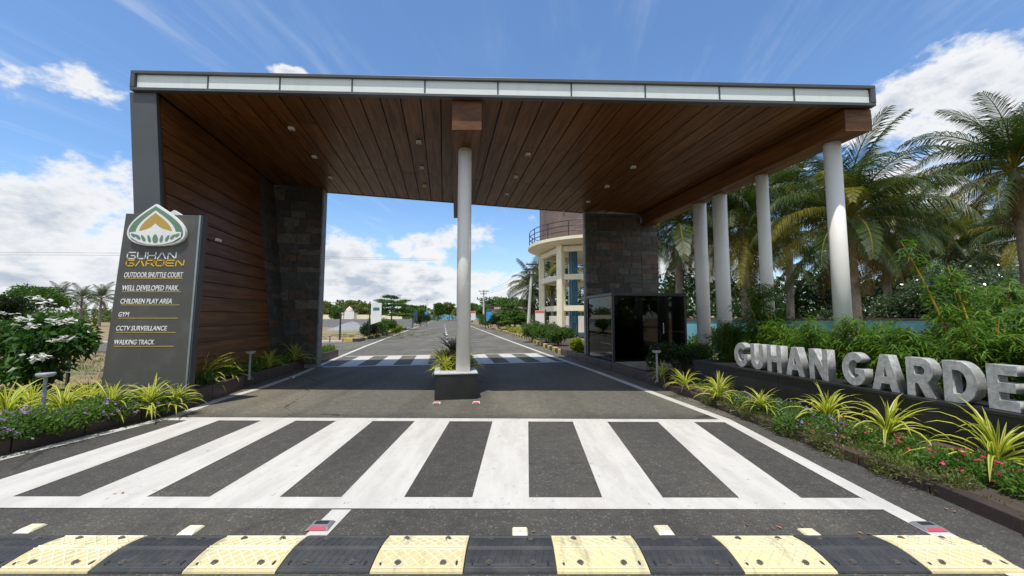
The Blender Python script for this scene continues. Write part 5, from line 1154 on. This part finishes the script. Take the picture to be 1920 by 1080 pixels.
def heap(name, label, cat, px, d, rx, h, mat):
    q = D(px, 600, d); n = 26; V, F = [(0, 0, h)], []
    for r_ in range(1, 8):
        for k in range(n):
            a = 2 * math.pi * k / n; f = r_ / 7; V.append((rx * f * math.cos(a) * random.uniform(.93, 1.07), rx * f * math.sin(a) * .8, h * (1 - f) ** .9 * random.uniform(.9, 1.1) - .03))
    for k in range(n): F.append((0, 1 + k, 1 + (k + 1) % n))
    for r_ in range(6):
        for k in range(n): F.append((1 + r_ * n + k, 1 + (r_ + 1) * n + k, 1 + (r_ + 1) * n + (k + 1) % n, 1 + r_ * n + (k + 1) % n))
    return tag(obj(name, (V, F), mat, loc=(q.x, q.y, 0)), label, cat)
heap('gravel_heap', 'grey gravel heap on the left field before the cream wall', 'heap', 660, 44, 2.6, .95, M['gravel']); heap('soil_heap', 'red soil heap behind the grey gravel heap', 'heap', 680, 58, 2.2, 1.1, M['redsoil'])
q = D(637, 636, 24); t = thing('lamp_post', 'thin dark post standing at the side road corner', 'post', (q.x, q.y, 0)); obj('shaft', lathe([(.055, 0), (.055, .9), (.045, .92), (.045, 1.95)], 12), M['darkmetal'], t); obj('cap', lathe([(.07, 1.95), (.07, 2.0), (.02, 2.05)], 12), M['darkmetal'], t)
q = D(795, 606, 62); t = thing('white_plinth', 'white block plinth at the left kerb far along the avenue', 'plinth', (q.x, q.y, 0)); obj('block', box(-.45, .45, -.3, .3, 0, .95), M['wallwhite'], t, bevel=.02); obj('cap', box(-.5, .5, -.35, .35, .952, 1.0), M['wallwhite'], t)
q = D(979, 612, 42); t = thing('capped_post', 'short dark post with white top left of the concrete pole', 'post', (q.x, q.y, 0)); obj('shaft', box(-.16, .16, -.12, .12, 0, .62), M['navy'], t, bevel=.03); obj('cap', lathe([(.14, .62), (.16, .75), (.08, .9)], 12), M['white'], t)
# fallen leaves by the hump
lf_me = meshdata('fallen_leaf', ([(0, -.02, 0), (.012, 0, .006), (0, .022, 0), (-.012, 0, .006)], [(0, 1, 2, 3)]), plain('dry_leaf', (.35, .16, .07), .8, .3, 20))
fl = [Z(x, y, .004) for x, y in ((1450, 992), (1462, 990), (1505, 988), (1613, 1000), (1700, 1006), (1712, 1008), (1630, 1002), (230, 925), (215, 927), (1790, 960), (1775, 955), (1400, 985), (1000, 998))]
c_ = np.array([tuple(p) for p in fl]); o = link('fallen_leaves', leaf_mesh('fallen_leaves', c_ + np.array([[0, 0, .006]]), rand_unit(len(fl)) * np.array([[1, 1, .1]]), .035, .018, lf_me.materials[0], 0, .8)); tag(o, 'few dry brown leaves scattered on the asphalt before the hump', 'leaves', kind='stuff')
